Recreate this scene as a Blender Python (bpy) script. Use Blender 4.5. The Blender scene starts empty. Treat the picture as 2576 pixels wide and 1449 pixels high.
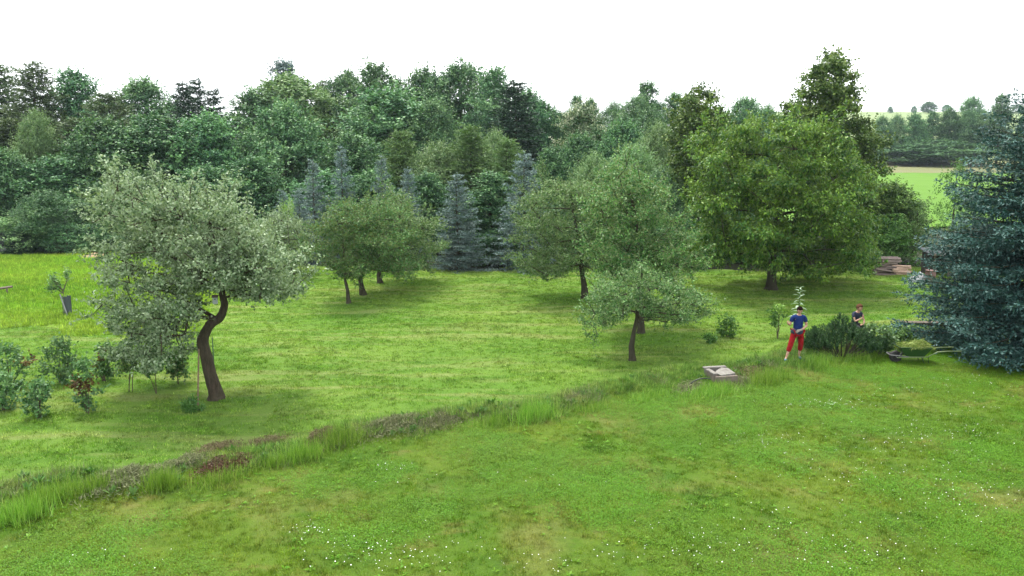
import bpy, bmesh, math, random
import numpy as np
from mathutils import Vector, Matrix

# ------------------------------------------------------------------ camera, sky, sun, exposure
scene = bpy.context.scene
R = math.radians
CX, CY, FPX = 1287.5, 724.5, 2000.0            # photograph measured on a 2575 x 1449 frame
HORIZON = 400.0
CAMZ = 6.2
PITCH = math.atan((CY - HORIZON) / FPX)
cam_d = bpy.data.cameras.new('camera')
cam_d.sensor_width = 36.0
cam_d.lens = 36.0 * FPX / 2575.0
cam_d.clip_start = 0.1
cam_d.clip_end = 4000
cam = bpy.data.objects.new('camera', cam_d)
scene.collection.objects.link(cam)
cam.location = (0, 0, CAMZ)
cam.rotation_euler = (math.pi / 2 - PITCH, 0, 0)
scene.camera = cam

SUN_EL, SUN_AZ = R(64), R(-28)                 # azimuth from +Y, clockwise
world = bpy.data.worlds.new('World')
scene.world = world
world.use_nodes = True
wn = world.node_tree.nodes; wl = world.node_tree.links
wn.clear()
sky = wn.new('ShaderNodeTexSky'); sky.sky_type = 'NISHITA'; sky.sun_disc = False
sky.sun_elevation = SUN_EL; sky.sun_rotation = SUN_AZ; sky.air_density = 1.0; sky.dust_density = 3.0
tcw = wn.new('ShaderNodeTexCoord')
mpw = wn.new('ShaderNodeMapping'); mpw.inputs['Scale'].default_value = (1, 1, 3.5)
nzw = wn.new('ShaderNodeTexNoise'); nzw.inputs['Scale'].default_value = 1.6; nzw.inputs['Detail'].default_value = 5
crw = wn.new('ShaderNodeValToRGB')              # cloud layer, thin veil to thick cloud
crw.color_ramp.elements[0].position = 0.3; crw.color_ramp.elements[0].color = (10.6, 11.3, 12.0, 1)
crw.color_ramp.elements[1].position = 0.62; crw.color_ramp.elements[1].color = (13.2, 13.4, 13.6, 1)
mxw = wn.new('ShaderNodeMix'); mxw.data_type = 'RGBA'; mxw.inputs[0].default_value = 0.86
bgw = wn.new('ShaderNodeBackground'); bgw.inputs['Strength'].default_value = 0.05
outw = wn.new('ShaderNodeOutputWorld')
wl.new(tcw.outputs['Generated'], mpw.inputs['Vector']); wl.new(mpw.outputs[0], nzw.inputs['Vector'])
wl.new(nzw.outputs['Fac'], crw.inputs['Fac'])
wl.new(sky.outputs['Color'], mxw.inputs[6]); wl.new(crw.outputs['Color'], mxw.inputs[7])
wl.new(mxw.outputs[2], bgw.inputs['Color']); wl.new(bgw.outputs[0], outw.inputs['Surface'])

sun_d = bpy.data.lights.new('sun', 'SUN')
sun_d.energy = 1.5; sun_d.angle = R(12); sun_d.color = (1.0, 0.95, 0.86)
sun = bpy.data.objects.new('sun', sun_d); scene.collection.objects.link(sun)
sd = Vector((math.sin(SUN_AZ) * math.cos(SUN_EL), math.cos(SUN_AZ) * math.cos(SUN_EL), math.sin(SUN_EL)))
sun.rotation_euler = sd.to_track_quat('Z', 'Y').to_euler()
sun.location = sd * 60

vs = scene.view_settings
vs.view_transform = 'Standard'; vs.look = 'None'; vs.exposure = 2.15; vs.gamma = 1.0; vs.use_curve_mapping = False
scene.render.engine = 'CYCLES'
cy = scene.cycles
cy.max_bounces = 6; cy.diffuse_bounces = 2; cy.glossy_bounces = 2; cy.transmission_bounces = 4
cy.transparent_max_bounces = 4; cy.volume_bounces = 0
cy.use_denoising = True
cy.caustics_reflective = False; cy.caustics_refractive = False

# ------------------------------------------------------------------ projection and terrain
CP, SP = math.cos(PITCH), math.sin(PITCH)
def at(px, py, Y):
    u = (px - CX) / FPX; v = (CY - py) / FPX
    d = (u, CP + v * SP, -SP + v * CP)
    t = Y / d[1]
    return Vector((d[0] * t, Y, CAMZ + d[2] * t))
def mpp(p):
    """metres per photograph pixel at a point"""
    return (p[1] * CP - (p[2] - CAMZ) * SP) / FPX
def sm(a, b, x):
    t = np.clip((x - a) / (b - a), 0, 1); return t * t * (3 - 2 * t)
EN = np.array([-10.6, 18.2]) / math.hypot(10.6, 18.2)
def edge_s(x, y):
    return (x + 8.5) * EN[0] + (y - 13.2) * EN[1] + 0.22 * np.sin(x * 0.9 + 1) + 0.12 * np.sin(x * 2.3)
def hgt(x, y):
    x = np.asarray(x, float); y = np.asarray(y, float)
    s = edge_s(x, y)
    r = sm(7, 13, x)
    z = -0.5 * sm(0.4, 2.4 + 6 * r, s)
    z = z + 0.24 * np.exp(-((s - 1.1) / 0.75) ** 2) * (1 - 0.8 * r)
    z = z + 0.035 * np.sin(x * 0.7 + 0.5 * y) + 0.03 * np.sin(y * 0.55 - 0.3 * x + 2) + 0.012 * np.sin(2.1 * x + 1.3 * y)
    a = x / np.maximum(y, 1)
    w = sm(0.16, 0.34, a)
    left = 0.11 * np.clip(y - 56, 0, 90)
    right = 0.035 * np.clip(y - 56, 0, 145)
    z = z + left * (1 - w) + right * w
    z = z + 0.088 * np.clip(y - 200, 0, 420) * (0.55 + 0.45 * w) - 0.03 * np.clip(y - 640, 0, 400)
    # bank with a small rise on the left meadow
    z = z + 0.25 * sm(-12, -18, x) * sm(34, 40, y)
    return z
def H(x, y): return float(hgt(x, y))
YS = 4.0 * 1.012 ** np.arange(455)
def hitN(px, py):
    """points where view rays meet the terrain, for arrays of pixels"""
    px = np.atleast_1d(np.asarray(px, float)); py = np.atleast_1d(np.asarray(py, float))
    u = (px - CX) / FPX; v = (CY - py) / FPX
    d1 = CP + v * SP; kx = u / d1; kz = (-SP + v * CP) / d1
    below = CAMZ + kz[:, None] * YS < hgt(kx[:, None] * YS, np.broadcast_to(YS, (len(px), len(YS))))
    i = np.where(below.any(1), below.argmax(1), len(YS) - 1)
    hi = YS[i]; lo = YS[np.maximum(i - 1, 0)]
    for _ in range(22):
        m = (lo + hi) / 2; un = CAMZ + kz * m < hgt(kx * m, m)
        hi = np.where(un, m, hi); lo = np.where(un, lo, m)
    return np.stack([kx * hi, hi, hgt(kx * hi, hi)], -1)
def hit(px, py): return Vector(hitN(px, py)[0])
def on_ground(px, Y):
    p = at(px, 500, Y); return Vector((p.x, Y, H(p.x, Y)))

# ------------------------------------------------------------------ helpers
COL = scene.collection
def link(o, parent=None):
    COL.objects.link(o)
    if parent is not None: o.parent = parent
    return o
def tag(o, label=None, cat=None, group=None, kind=None):
    if label: o['label'] = label
    if cat: o['category'] = cat
    if group: o['group'] = group
    if kind: o['kind'] = kind
    return o
def empty(name, loc, rz=0.0, label=None, cat=None, group=None):
    o = bpy.data.objects.new(name, None); o.empty_display_size = 0.2
    o.location = loc; o.rotation_euler = (0, 0, rz)
    link(o); tag(o, label, cat, group); return o
def mobj(name, me, mat=None, parent=None):
    if mat is not None and not me.materials: me.materials.append(mat)
    return link(bpy.data.objects.new(name, me), parent)

def np_mesh(name, verts, faces_flat, fsize, mat=None, tint=None, smooth=False):
    """verts (N,3), faces all of fsize corners, flat index array"""
    me = bpy.data.meshes.new(name)
    n = len(verts); nf = len(faces_flat) // fsize
    me.vertices.add(n); me.vertices.foreach_set('co', np.ascontiguousarray(verts, np.float32).ravel())
    me.loops.add(nf * fsize); me.loops.foreach_set('vertex_index', np.asarray(faces_flat, np.int32))
    me.polygons.add(nf)
    me.polygons.foreach_set('loop_start', np.arange(0, nf * fsize, fsize, dtype=np.int32))
    me.polygons.foreach_set('loop_total', np.full(nf, fsize, np.int32))
    if smooth: me.polygons.foreach_set('use_smooth', np.ones(nf, bool))
    me.update(calc_edges=True)
    if tint is not None:
        a = me.attributes.new('tint', 'FLOAT', 'FACE'); a.data.foreach_set('value', np.asarray(tint, np.float32))
    if mat is not None: me.materials.append(mat)
    return me

class MB:
    """collects shapes into one mesh"""
    def __init__(self): self.v = []; self.f = []
    def add(self, v, f):
        o = len(self.v); self.v += [tuple(p) for p in v]; self.f += [tuple(i + o for i in q) for q in f]; return self
    def tube(self, pts, rad, n=7, cap=True):
        pts = [Vector(p) for p in pts]
        if not hasattr(rad, '__len__'): rad = [rad] * len(pts)
        vs_, fs = [], []
        up = None
        for i, p in enumerate(pts):
            d = (pts[min(i + 1, len(pts) - 1)] - pts[max(i - 1, 0)])
            d = d.normalized() if d.length > 1e-9 else Vector((0, 0, 1))
            if up is None:
                up = Vector((1, 0, 0)) if abs(d.x) < 0.8 else Vector((0, 1, 0))
            up = (up - d * up.dot(d)); up = up.normalized() if up.length > 1e-6 else d.orthogonal().normalized()
            b = d.cross(up)
            for k in range(n):
                a = 2 * math.pi * k / n
                vs_.append(p + (up * math.cos(a) + b * math.sin(a)) * rad[i])
        for i in range(len(pts) - 1):
            for k in range(n):
                fs.append((i * n + k, i * n + (k + 1) % n, (i + 1) * n + (k + 1) % n, (i + 1) * n + k))
        if cap:
            fs.append(tuple(range(n - 1, -1, -1))); fs.append(tuple((len(pts) - 1) * n + k for k in range(n)))
        return self.add(vs_, fs)
    def box(self, c, s, rz=0.0, rx=0.0, ry=0.0):
        m = Matrix.Translation(c) @ Matrix.Rotation(rz, 4, 'Z') @ Matrix.Rotation(ry, 4, 'Y') @ Matrix.Rotation(rx, 4, 'X')
        v = [m @ Vector((sx * s[0] / 2, sy * s[1] / 2, sz * s[2] / 2)) for sz in (-1, 1) for sy in (-1, 1) for sx in (-1, 1)]
        return self.add(v, [(0, 2, 3, 1), (4, 5, 7, 6), (0, 1, 5, 4), (2, 6, 7, 3), (0, 4, 6, 2), (1, 3, 7, 5)])
    def mesh(self, name, mat=None, smooth=False, bevel=0.0):
        me = bpy.data.meshes.new(name); me.from_pydata(self.v, [], self.f); me.update()
        if bevel > 0:
            bm = bmesh.new(); bm.from_mesh(me)
            bmesh.ops.bevel(bm, geom=bm.edges[:], offset=bevel, segments=2, affect='EDGES', clamp_overlap=True)
            bm.to_mesh(me); bm.free()
        if smooth:
            me.polygons.foreach_set('use_smooth', np.ones(len(me.polygons), bool))
        if mat is not None: me.materials.append(mat)
        return me
    def build(self, name, mat, parent=None, smooth=False, bevel=0.0):
        return mobj(name, self.mesh(name, mat, smooth, bevel), None, parent)

# ------------------------------------------------------------------ materials
MATS = {}
def nt_new(name):
    m = bpy.data.materials.new(name); m.use_nodes = True
    nt = m.node_tree; nt.nodes.clear(); MATS[name] = m
    return m, nt, nt.nodes, nt.links
def ramp(n, stops):
    r = n.new('ShaderNodeValToRGB'); e = r.color_ramp.elements
    while len(e) < len(stops): e.new(0.5)
    for k, (p, c) in enumerate(stops):
        e[k].position = p; e[k].color = (*c, 1) if len(c) == 3 else c
    return r
def math_n(n, l, op, a, b=None, c=None, clamp=False):
    m = n.new('ShaderNodeMath'); m.operation = op; m.use_clamp = clamp
    for i, v in enumerate((a, b, c)):
        if v is None: continue
        if isinstance(v, (int, float)): m.inputs[i].default_value = v
        else: l.new(v, m.inputs[i])
    return m.outputs[0]
def mixc(n, l, fac, a, b, mode='MIX'):
    m = n.new('ShaderNodeMix'); m.data_type = 'RGBA'; m.blend_type = mode
    for i, v in ((0, fac), (6, a), (7, b)):
        if isinstance(v, (int, float)): m.inputs[i].default_value = v
        elif isinstance(v, tuple): m.inputs[i].default_value = (*v, 1)
        else: l.new(v, m.inputs[i])
    return m.outputs[2]
def noise(n, l, vec, scale, detail=3, rough=0.55, vscale=None, loc=None, rot=0.0):
    if vscale or loc:
        mp = n.new('ShaderNodeMapping'); mp.inputs['Rotation'].default_value = (0, 0, rot)
        if vscale: mp.inputs['Scale'].default_value = vscale
        if loc: mp.inputs['Location'].default_value = loc
        l.new(vec, mp.inputs['Vector']); vec = mp.outputs[0]
    t = n.new('ShaderNodeTexNoise'); t.inputs['Scale'].default_value = scale
    t.inputs['Detail'].default_value = detail; t.inputs['Roughness'].default_value = rough
    l.new(vec, t.inputs['Vector']); return t.outputs['Fac']
def leafy_shader(n, l, col, rough, transl, tcol_gain, spec=0.35):
    out = n.new('ShaderNodeOutputMaterial')
    p = n.new('ShaderNodeBsdfPrincipled'); p.inputs['Roughness'].default_value = rough
    p.inputs['Specular IOR Level'].default_value = spec
    l.new(col, p.inputs['Base Color'])
    t = n.new('ShaderNodeBsdfTranslucent')
    l.new(mixc(n, l, 1.0, col, tcol_gain, 'MULTIPLY'), t.inputs['Color'])
    mx = n.new('ShaderNodeMixShader'); mx.inputs[0].default_value = transl
    l.new(p.outputs[0], mx.inputs[1]); l.new(t.outputs[0], mx.inputs[2]); l.new(mx.outputs[0], out.inputs['Surface'])

def leaf_mat(name, dark, mid, light, under=None, rough=0.5, transl=0.28, spec=0.35, vary=0.16):
    spec *= 0.45; transl *= 0.75; rough = max(rough, 0.5)
    m, nt, n, l = nt_new(name)
    at_ = n.new('ShaderNodeAttribute'); at_.attribute_name = 'tint'
    r = ramp(n, [(0.0, dark), (0.5, mid), (1.0, light)]); l.new(at_.outputs['Fac'], r.inputs['Fac'])
    col = r.outputs['Color']
    if under is not None:                       # the paler felted underside of the leaf
        g = n.new('ShaderNodeNewGeometry')
        col = mixc(n, l, g.outputs['Backfacing'], col, under)
    oi = n.new('ShaderNodeObjectInfo')
    hsv = n.new('ShaderNodeHueSaturation')
    l.new(math_n(n, l, 'MULTIPLY_ADD', oi.outputs['Random'], 0.022, 0.491), hsv.inputs['Hue'])
    l.new(math_n(n, l, 'MULTIPLY_ADD', oi.outputs['Random'], 2 * vary, 1 - vary), hsv.inputs['Value'])
    l.new(col, hsv.inputs['Color'])
    leafy_shader(n, l, hsv.outputs['Color'], rough, transl, (1.25, 1.35, 0.7), spec)
    return m

def bark_mat(name, c1, c2, scale=9.0):
    m, nt, n, l = nt_new(name)
    tc = n.new('ShaderNodeTexCoord')
    f = noise(n, l, tc.outputs['Object'], scale, 6, 0.65, (1, 1, 0.28))
    f2 = noise(n, l, tc.outputs['Object'], 3.0, 3)
    r = ramp(n, [(0.3, c1), (0.7, c2)]); l.new(f, r.inputs['Fac'])
    col = mixc(n, l, math_n(n, l, 'MULTIPLY', f2, 0.5), r.outputs['Color'], (0.06, 0.07, 0.035))
    p = n.new('ShaderNodeBsdfPrincipled'); p.inputs['Roughness'].default_value = 0.95
    p.inputs['Specular IOR Level'].default_value = 0.1
    b = n.new('ShaderNodeBump'); b.inputs['Strength'].default_value = 0.9; b.inputs['Distance'].default_value = 0.03
    l.new(f, b.inputs['Height']); l.new(b.outputs[0], p.inputs['Normal']); l.new(col, p.inputs['Base Color'])
    o = n.new('ShaderNodeOutputMaterial'); l.new(p.outputs[0], o.inputs['Surface']); return m

def plain_mat(name, c1, c2=None, rough=0.7, scale=8.0, metal=0.0, bump=0.0, spec=0.4, vscale=None):
    m, nt, n, l = nt_new(name)
    c2 = c2 or tuple(v * 0.75 for v in c1)
    tc = n.new('ShaderNodeTexCoord')
    f = noise(n, l, tc.outputs['Object'], scale, 5, 0.6, vscale)
    r = ramp(n, [(0.32, c1), (0.68, c2)]); l.new(f, r.inputs['Fac'])
    p = n.new('ShaderNodeBsdfPrincipled'); p.inputs['Roughness'].default_value = rough
    p.inputs['Metallic'].default_value = metal; p.inputs['Specular IOR Level'].default_value = spec
    l.new(r.outputs['Color'], p.inputs['Base Color'])
    if bump:
        b = n.new('ShaderNodeBump'); b.inputs['Strength'].default_value = bump; b.inputs['Distance'].default_value = 0.02
        l.new(f, b.inputs['Height']); l.new(b.outputs[0], p.inputs['Normal'])
    o = n.new('ShaderNodeOutputMaterial'); l.new(p.outputs[0], o.inputs['Surface']); return m

def lawn_mat(name, kind, blades):
    """colour field of a lawn in world space, shared by the sod and the blades standing on it"""
    m, nt, n, l = nt_new(name)
    g = n.new('ShaderNodeNewGeometry'); pos = g.outputs['Position']
    if kind == 'front':
        green, yell, straw, deep = (0.062, 0.165, 0.005), (0.13, 0.205, 0.016), (0.27, 0.235, 0.08), (0.036, 0.122, 0.004)
        a = noise(n, l, pos, 0.22, 4, 0.6, (1, 1, 0.2))
        b = noise(n, l, pos, 0.42, 6, 0.62, (1, 1, 0.2), (13, 4, 0))
        c = noise(n, l, pos, 0.9, 4, 0.6, (1, 1, 0.2), (3, 31, 0))
        s_lo, s_hi = 0.51, 0.68
    elif kind == 'back':
        green, yell, straw, deep = (0.098, 0.24, 0.018), (0.175, 0.305, 0.04), (0.37, 0.375, 0.15), (0.068, 0.185, 0.012)
        a = noise(n, l, pos, 0.16, 4, 0.6, (1, 1, 0.2), (5, 2, 0))
        b = noise(n, l, pos, 0.55, 6, 0.65, (0.35, 1.5, 0.2), (9, 4, 0))
        c = noise(n, l, pos, 0.8, 4, 0.6, (0.5, 1.3, 0.2), (3, 11, 0))
        s_lo, s_hi = 0.52, 0.76
    elif kind == 'strip':
        green, yell, straw, deep = (0.085, 0.205, 0.03), (0.15, 0.25, 0.05), (0.33, 0.31, 0.14), (0.05, 0.15, 0.02)
        a = noise(n, l, pos, 0.5, 4, 0.6); b = noise(n, l, pos, 0.9, 5, 0.6, None, (7, 3, 0)); c = noise(n, l, pos, 1.2, 4, 0.6, None, (1, 9, 0))
        s_lo, s_hi = 0.52, 0.72
    else:                                       # long unmown meadow
        green, yell, straw, deep = (0.125, 0.275, 0.025), (0.215, 0.34, 0.04), (0.48, 0.50, 0.10), (0.17, 0.38, 0.03)
        a = noise(n, l, pos, 0.12, 3, 0.5, (0.5, 1.5, 0.2)); b = noise(n, l, pos, 0.4, 5, 0.6, (0.4, 1.2, 0.2), (9, 4, 0)); c = noise(n, l, pos, 0.16, 4, 0.6, (0.5, 1.6, 0.2), (4, 4, 0))
        s_lo, s_hi = 0.6, 0.8
    ra = ramp(n, [(0.36, (0, 0, 0)), (0.62, (1, 1, 1))]); l.new(a, ra.inputs['Fac'])
    rb = ramp(n, [(s_lo, (0, 0, 0)), (s_hi, (1, 1, 1))]); l.new(b, rb.inputs['Fac'])
    rc = ramp(n, [(0.5, (0, 0, 0)), (0.66, (1, 1, 1))]); l.new(c, rc.inputs['Fac'])
    col = mixc(n, l, ra.outputs['Color'], green, yell)
    col = mixc(n, l, math_n(n, l, 'MULTIPLY', rc.outputs['Color'], 0.75), col, deep)
    col = mixc(n, l, math_n(n, l, 'MULTIPLY', rb.outputs['Color'], 0.55 if kind == 'front' else 0.72), col, straw)
    if kind == 'front':                         # small patches of dead thatch
        th = noise(n, l, pos, 1.1, 6, 0.7, (0.7, 1.3, 0.2), (21, 8, 0), 0.4)
        rt = ramp(n, [(0.57, (0, 0, 0)), (0.68, (1, 1, 1))]); l.new(th, rt.inputs['Fac'])
        col = mixc(n, l, math_n(n, l, 'MULTIPLY', rt.outputs['Color'], 0.42), col, (0.28, 0.21, 0.085))
    if kind == 'back':                          # swaths of drying hay left by the mower
        sw = noise(n, l, pos, 0.5, 5, 0.6, (0.16, 2.4, 0.2), (1, 2, 0), 0.22)
        rs_ = ramp(n, [(0.54, (0, 0, 0)), (0.68, (1, 1, 1))]); l.new(sw, rs_.inputs['Fac'])
        col = mixc(n, l, math_n(n, l, 'MULTIPLY', rs_.outputs['Color'], 0.5), col, straw)
    if blades:
        at_ = n.new('ShaderNodeAttribute'); at_.attribute_name = 'tint'
        fine = noise(n, l, pos, 7.0, 2, 0.5)
        col = mixc(n, l, math_n(n, l, 'MULTIPLY', math_n(n, l, 'POWER', at_.outputs['Fac'], 5.0), 0.55), col, straw)
        v = math_n(n, l, 'MULTIPLY_ADD', at_.outputs['Fac'], 0.6, 0.55)
        grain = noise(n, l, pos, 2.6, 5, 0.7, None, (2, 5, 1))
        v = math_n(n, l, 'MULTIPLY', v, math_n(n, l, 'MULTIPLY_ADD', fine, 1.9, 0.1))
        v = math_n(n, l, 'MULTIPLY', v, math_n(n, l, 'MULTIPLY_ADD', grain, 2.2, -0.08))
        cmb = n.new('ShaderNodeCombineColor')
        for i in range(3): l.new(v, cmb.inputs[i])
        col = mixc(n, l, 1.0, col, cmb.outputs[0], 'MULTIPLY')
        leafy_shader(n, l, col, 0.7, 0.3, (1.2, 1.25, 0.6), 0.08)
    else:
        f1 = noise(n, l, pos, 14.0, 5, 0.7); f2 = noise(n, l, pos, 55.0, 3, 0.6)
        soil = mixc(n, l, math_n(n, l, 'MULTIPLY', f1, 0.75), col, (0.055, 0.075, 0.02))
        p = n.new('ShaderNodeBsdfPrincipled'); p.inputs['Roughness'].default_value = 0.95; p.inputs['Specular IOR Level'].default_value = 0.1
        b_ = n.new('ShaderNodeBump'); b_.inputs['Strength'].default_value = 1.0; b_.inputs['Distance'].default_value = 0.05
        l.new(math_n(n, l, 'ADD', f1, f2), b_.inputs['Height']); l.new(b_.outputs[0], p.inputs['Normal'])
        l.new(soil, p.inputs['Base Color'])
        o = n.new('ShaderNodeOutputMaterial'); l.new(p.outputs[0], o.inputs['Surface'])
    return m

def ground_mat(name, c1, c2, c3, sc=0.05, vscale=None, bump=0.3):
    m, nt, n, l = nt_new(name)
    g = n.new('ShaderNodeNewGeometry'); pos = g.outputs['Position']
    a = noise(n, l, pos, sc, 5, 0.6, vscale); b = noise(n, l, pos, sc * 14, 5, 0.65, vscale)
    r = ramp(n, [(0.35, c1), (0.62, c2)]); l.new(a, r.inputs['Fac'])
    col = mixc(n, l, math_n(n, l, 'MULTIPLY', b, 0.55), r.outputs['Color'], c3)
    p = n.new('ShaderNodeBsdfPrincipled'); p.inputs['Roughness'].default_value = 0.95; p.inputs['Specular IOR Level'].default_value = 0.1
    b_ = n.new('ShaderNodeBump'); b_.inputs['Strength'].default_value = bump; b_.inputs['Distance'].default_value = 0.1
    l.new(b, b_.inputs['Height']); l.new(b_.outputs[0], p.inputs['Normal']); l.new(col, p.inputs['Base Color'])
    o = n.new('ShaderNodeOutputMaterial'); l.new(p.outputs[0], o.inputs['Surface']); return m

M_front = lawn_mat('front_sod', 'front', False); M_back = lawn_mat('back_sod', 'back', False)
M_meadow = lawn_mat('meadow_sod', 'meadow', False); M_strip = lawn_mat('strip_sod', 'strip', False)
B_front = lawn_mat('front_blades', 'front', True); B_back = lawn_mat('back_blades', 'back', True)
B_meadow = lawn_mat('meadow_blades', 'meadow', True); B_strip = lawn_mat('strip_blades', 'strip', True)
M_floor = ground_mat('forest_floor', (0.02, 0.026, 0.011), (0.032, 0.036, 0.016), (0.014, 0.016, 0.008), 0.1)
M_field = ground_mat('field_crop', (0.072, 0.155, 0.018), (0.09, 0.18, 0.02), (0.06, 0.13, 0.015), 0.03, (1, 0.4, 1))
M_bare = ground_mat('stubble', (0.15, 0.14, 0.07), (0.12, 0.135, 0.055), (0.11, 0.11, 0.05), 0.06)
M_far = ground_mat('far_crop', (0.16, 0.21, 0.09), (0.18, 0.23, 0.10), (0.14, 0.18, 0.075), 0.01, (1, 0.3, 1))

L_apple = leaf_mat('apple_leaf', (0.04, 0.08, 0.028), (0.11, 0.168, 0.075), (0.27, 0.335, 0.195), (0.24, 0.30, 0.19), 0.55, 0.2)
L_apple2 = leaf_mat('orchard_leaf', (0.024, 0.07, 0.016), (0.064, 0.152, 0.036), (0.17, 0.28, 0.09), (0.18, 0.25, 0.12), 0.5, 0.22)
L_plum = leaf_mat('plum_leaf', (0.02, 0.072, 0.016), (0.054, 0.148, 0.034), (0.14, 0.265, 0.075), (0.15, 0.2, 0.085), 0.5, 0.25)
L_pear = leaf_mat('pear_leaf', (0.016, 0.058, 0.01), (0.046, 0.13, 0.022), (0.16, 0.28, 0.07), (0.155, 0.20, 0.085), 0.42, 0.22, 0.5)
L_cherry = leaf_mat('cherry_leaf', (0.012, 0.052, 0.004), (0.042, 0.122, 0.009), (0.175, 0.3, 0.03), (0.13, 0.20, 0.045), 0.42, 0.3, 0.5)
L_linden = leaf_mat('linden_leaf', (0.024, 0.06, 0.012), (0.068, 0.132, 0.026), (0.18, 0.255, 0.065), None, 0.5, 0.22)
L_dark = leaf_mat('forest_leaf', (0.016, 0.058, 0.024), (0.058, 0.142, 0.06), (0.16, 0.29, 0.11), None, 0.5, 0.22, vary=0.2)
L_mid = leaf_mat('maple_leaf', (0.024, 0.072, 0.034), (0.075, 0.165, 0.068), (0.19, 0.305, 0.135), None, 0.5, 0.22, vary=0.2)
L_pale = leaf_mat('willow_leaf', (0.07, 0.145, 0.055), (0.13, 0.225, 0.085), (0.24, 0.34, 0.155), None, 0.5, 0.25)
L_white = leaf_mat('elder_leaf', (0.036, 0.102, 0.036), (0.090, 0.162, 0.066), (0.480, 0.516, 0.360), None, 0.5, 0.2)
L_larch = leaf_mat('larch_needle', (0.056, 0.119, 0.037), (0.100, 0.175, 0.056), (0.156, 0.237, 0.081), None, 0.6, 0.2)
L_olive = leaf_mat('olive_needle', (0.052, 0.091, 0.039), (0.088, 0.130, 0.057), (0.130, 0.176, 0.078), None, 0.6, 0.15)
L_spruce = leaf_mat('spruce_needle', (0.015, 0.037, 0.022), (0.030, 0.065, 0.037), (0.056, 0.100, 0.053), None, 0.6, 0.1)
L_blue = leaf_mat('blue_needle', (0.055, 0.098, 0.09), (0.12, 0.18, 0.17), (0.235, 0.3, 0.285), None, 0.55, 0.1, 0.3, 0.08)
L_blue_near = leaf_mat('blue_spruce_needle', (0.01, 0.04, 0.034), (0.033, 0.086, 0.074), (0.105, 0.19, 0.162), None, 0.5, 0.1, 0.35, 0.0)
L_pine = leaf_mat('mountain_pine_needle', (0.01, 0.036, 0.013), (0.024, 0.066, 0.022), (0.055, 0.115, 0.038), None, 0.5, 0.12, 0.3, 0.0)
L_shoot = leaf_mat('pine_shoot_needle', (0.06, 0.12, 0.07), (0.11, 0.18, 0.10), (0.17, 0.235, 0.14), None, 0.5, 0.12, 0.3, 0.0)
L_currant = leaf_mat('currant_leaf', (0.025, 0.075, 0.018), (0.06, 0.14, 0.036), (0.14, 0.235, 0.075), (0.12, 0.195, 0.095), 0.45, 0.25, 0.45)
L_rust = leaf_mat('rust_leaf', (0.05, 0.028, 0.014), (0.1, 0.055, 0.022), (0.16, 0.13, 0.04), None, 0.6, 0.2)
L_bush = leaf_mat('bush_leaf', (0.032, 0.085, 0.016), (0.068, 0.15, 0.03), (0.13, 0.235, 0.06), None, 0.45, 0.25)
L_lime = leaf_mat('lime_leaf', (0.10, 0.20, 0.03), (0.17, 0.29, 0.055), (0.26, 0.38, 0.10), None, 0.5, 0.3)
L_silver = leaf_mat('mullein_leaf', (0.20, 0.30, 0.18), (0.33, 0.43, 0.30), (0.48, 0.55, 0.44), None, 0.8, 0.2)
L_heath = leaf_mat('heather_twig', (0.07, 0.085, 0.035), (0.15, 0.165, 0.075), (0.25, 0.25, 0.15), None, 0.8, 0.1)
L_brown = leaf_mat('withered_twig', (0.07, 0.055, 0.03), (0.15, 0.12, 0.062), (0.24, 0.21, 0.12), None, 0.8, 0.1)
L_red = leaf_mat('stonecrop_leaf', (0.05, 0.026, 0.016), (0.105, 0.052, 0.033), (0.18, 0.14, 0.08), None, 0.5, 0.15)
L_tuss = leaf_mat('tussock_blade', (0.075, 0.17, 0.015), (0.14, 0.27, 0.028), (0.25, 0.36, 0.07), None, 0.5, 0.3)
L_hay = leaf_mat('clipping_blade', (0.07, 0.12, 0.02), (0.15, 0.21, 0.035), (0.28, 0.29, 0.1), None, 0.6, 0.25)
L_clover = leaf_mat('clover_leaf', (0.05, 0.135, 0.004), (0.08, 0.19, 0.006), (0.125, 0.25, 0.012), None, 0.5, 0.25, 0.3, 0.1)

K_apple = bark_mat('apple_bark', (0.018, 0.012, 0.010), (0.085, 0.058, 0.047), 14)
K_dark = bark_mat('dark_bark', (0.022, 0.018, 0.014), (0.075, 0.06, 0.045))
K_grey = bark_mat('grey_bark', (0.06, 0.05, 0.04), (0.15, 0.13, 0.11))
K_twig = bark_mat('twig_bark', (0.07, 0.055, 0.04), (0.14, 0.11, 0.08), 20)

# ------------------------------------------------------------------ the setting: ground sheets
def sheet(name, xs, ys, mat, mask=None, dz=0.0, kind='structure', zfun=None):
    X, Y = np.meshgrid(xs, ys)
    Z = (zfun or hgt)(X, Y) + dz
    v = np.stack([X, Y, Z], -1).reshape(-1, 3)
    nx = len(xs); ny = len(ys)
    i, j = np.meshgrid(np.arange(nx - 1), np.arange(ny - 1))
    a = (j * nx + i)
    f = np.stack([a, a + 1, a + 1 + nx, a + nx], -1)
    if mask is not None:
        cxm = (X[:-1, :-1] + X[1:, 1:]) / 2; cym = (Y[:-1, :-1] + Y[1:, 1:]) / 2
        f = f[mask(cxm, cym)]
    f = f.reshape(-1)
    used = np.unique(f); remap = np.full(len(v), -1, np.int64); remap[used] = np.arange(len(used))
    me = np_mesh(name, v[used], remap[f], 4, mat, None, True)
    o = mobj(name, me); tag(o, kind=kind); return o

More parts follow.
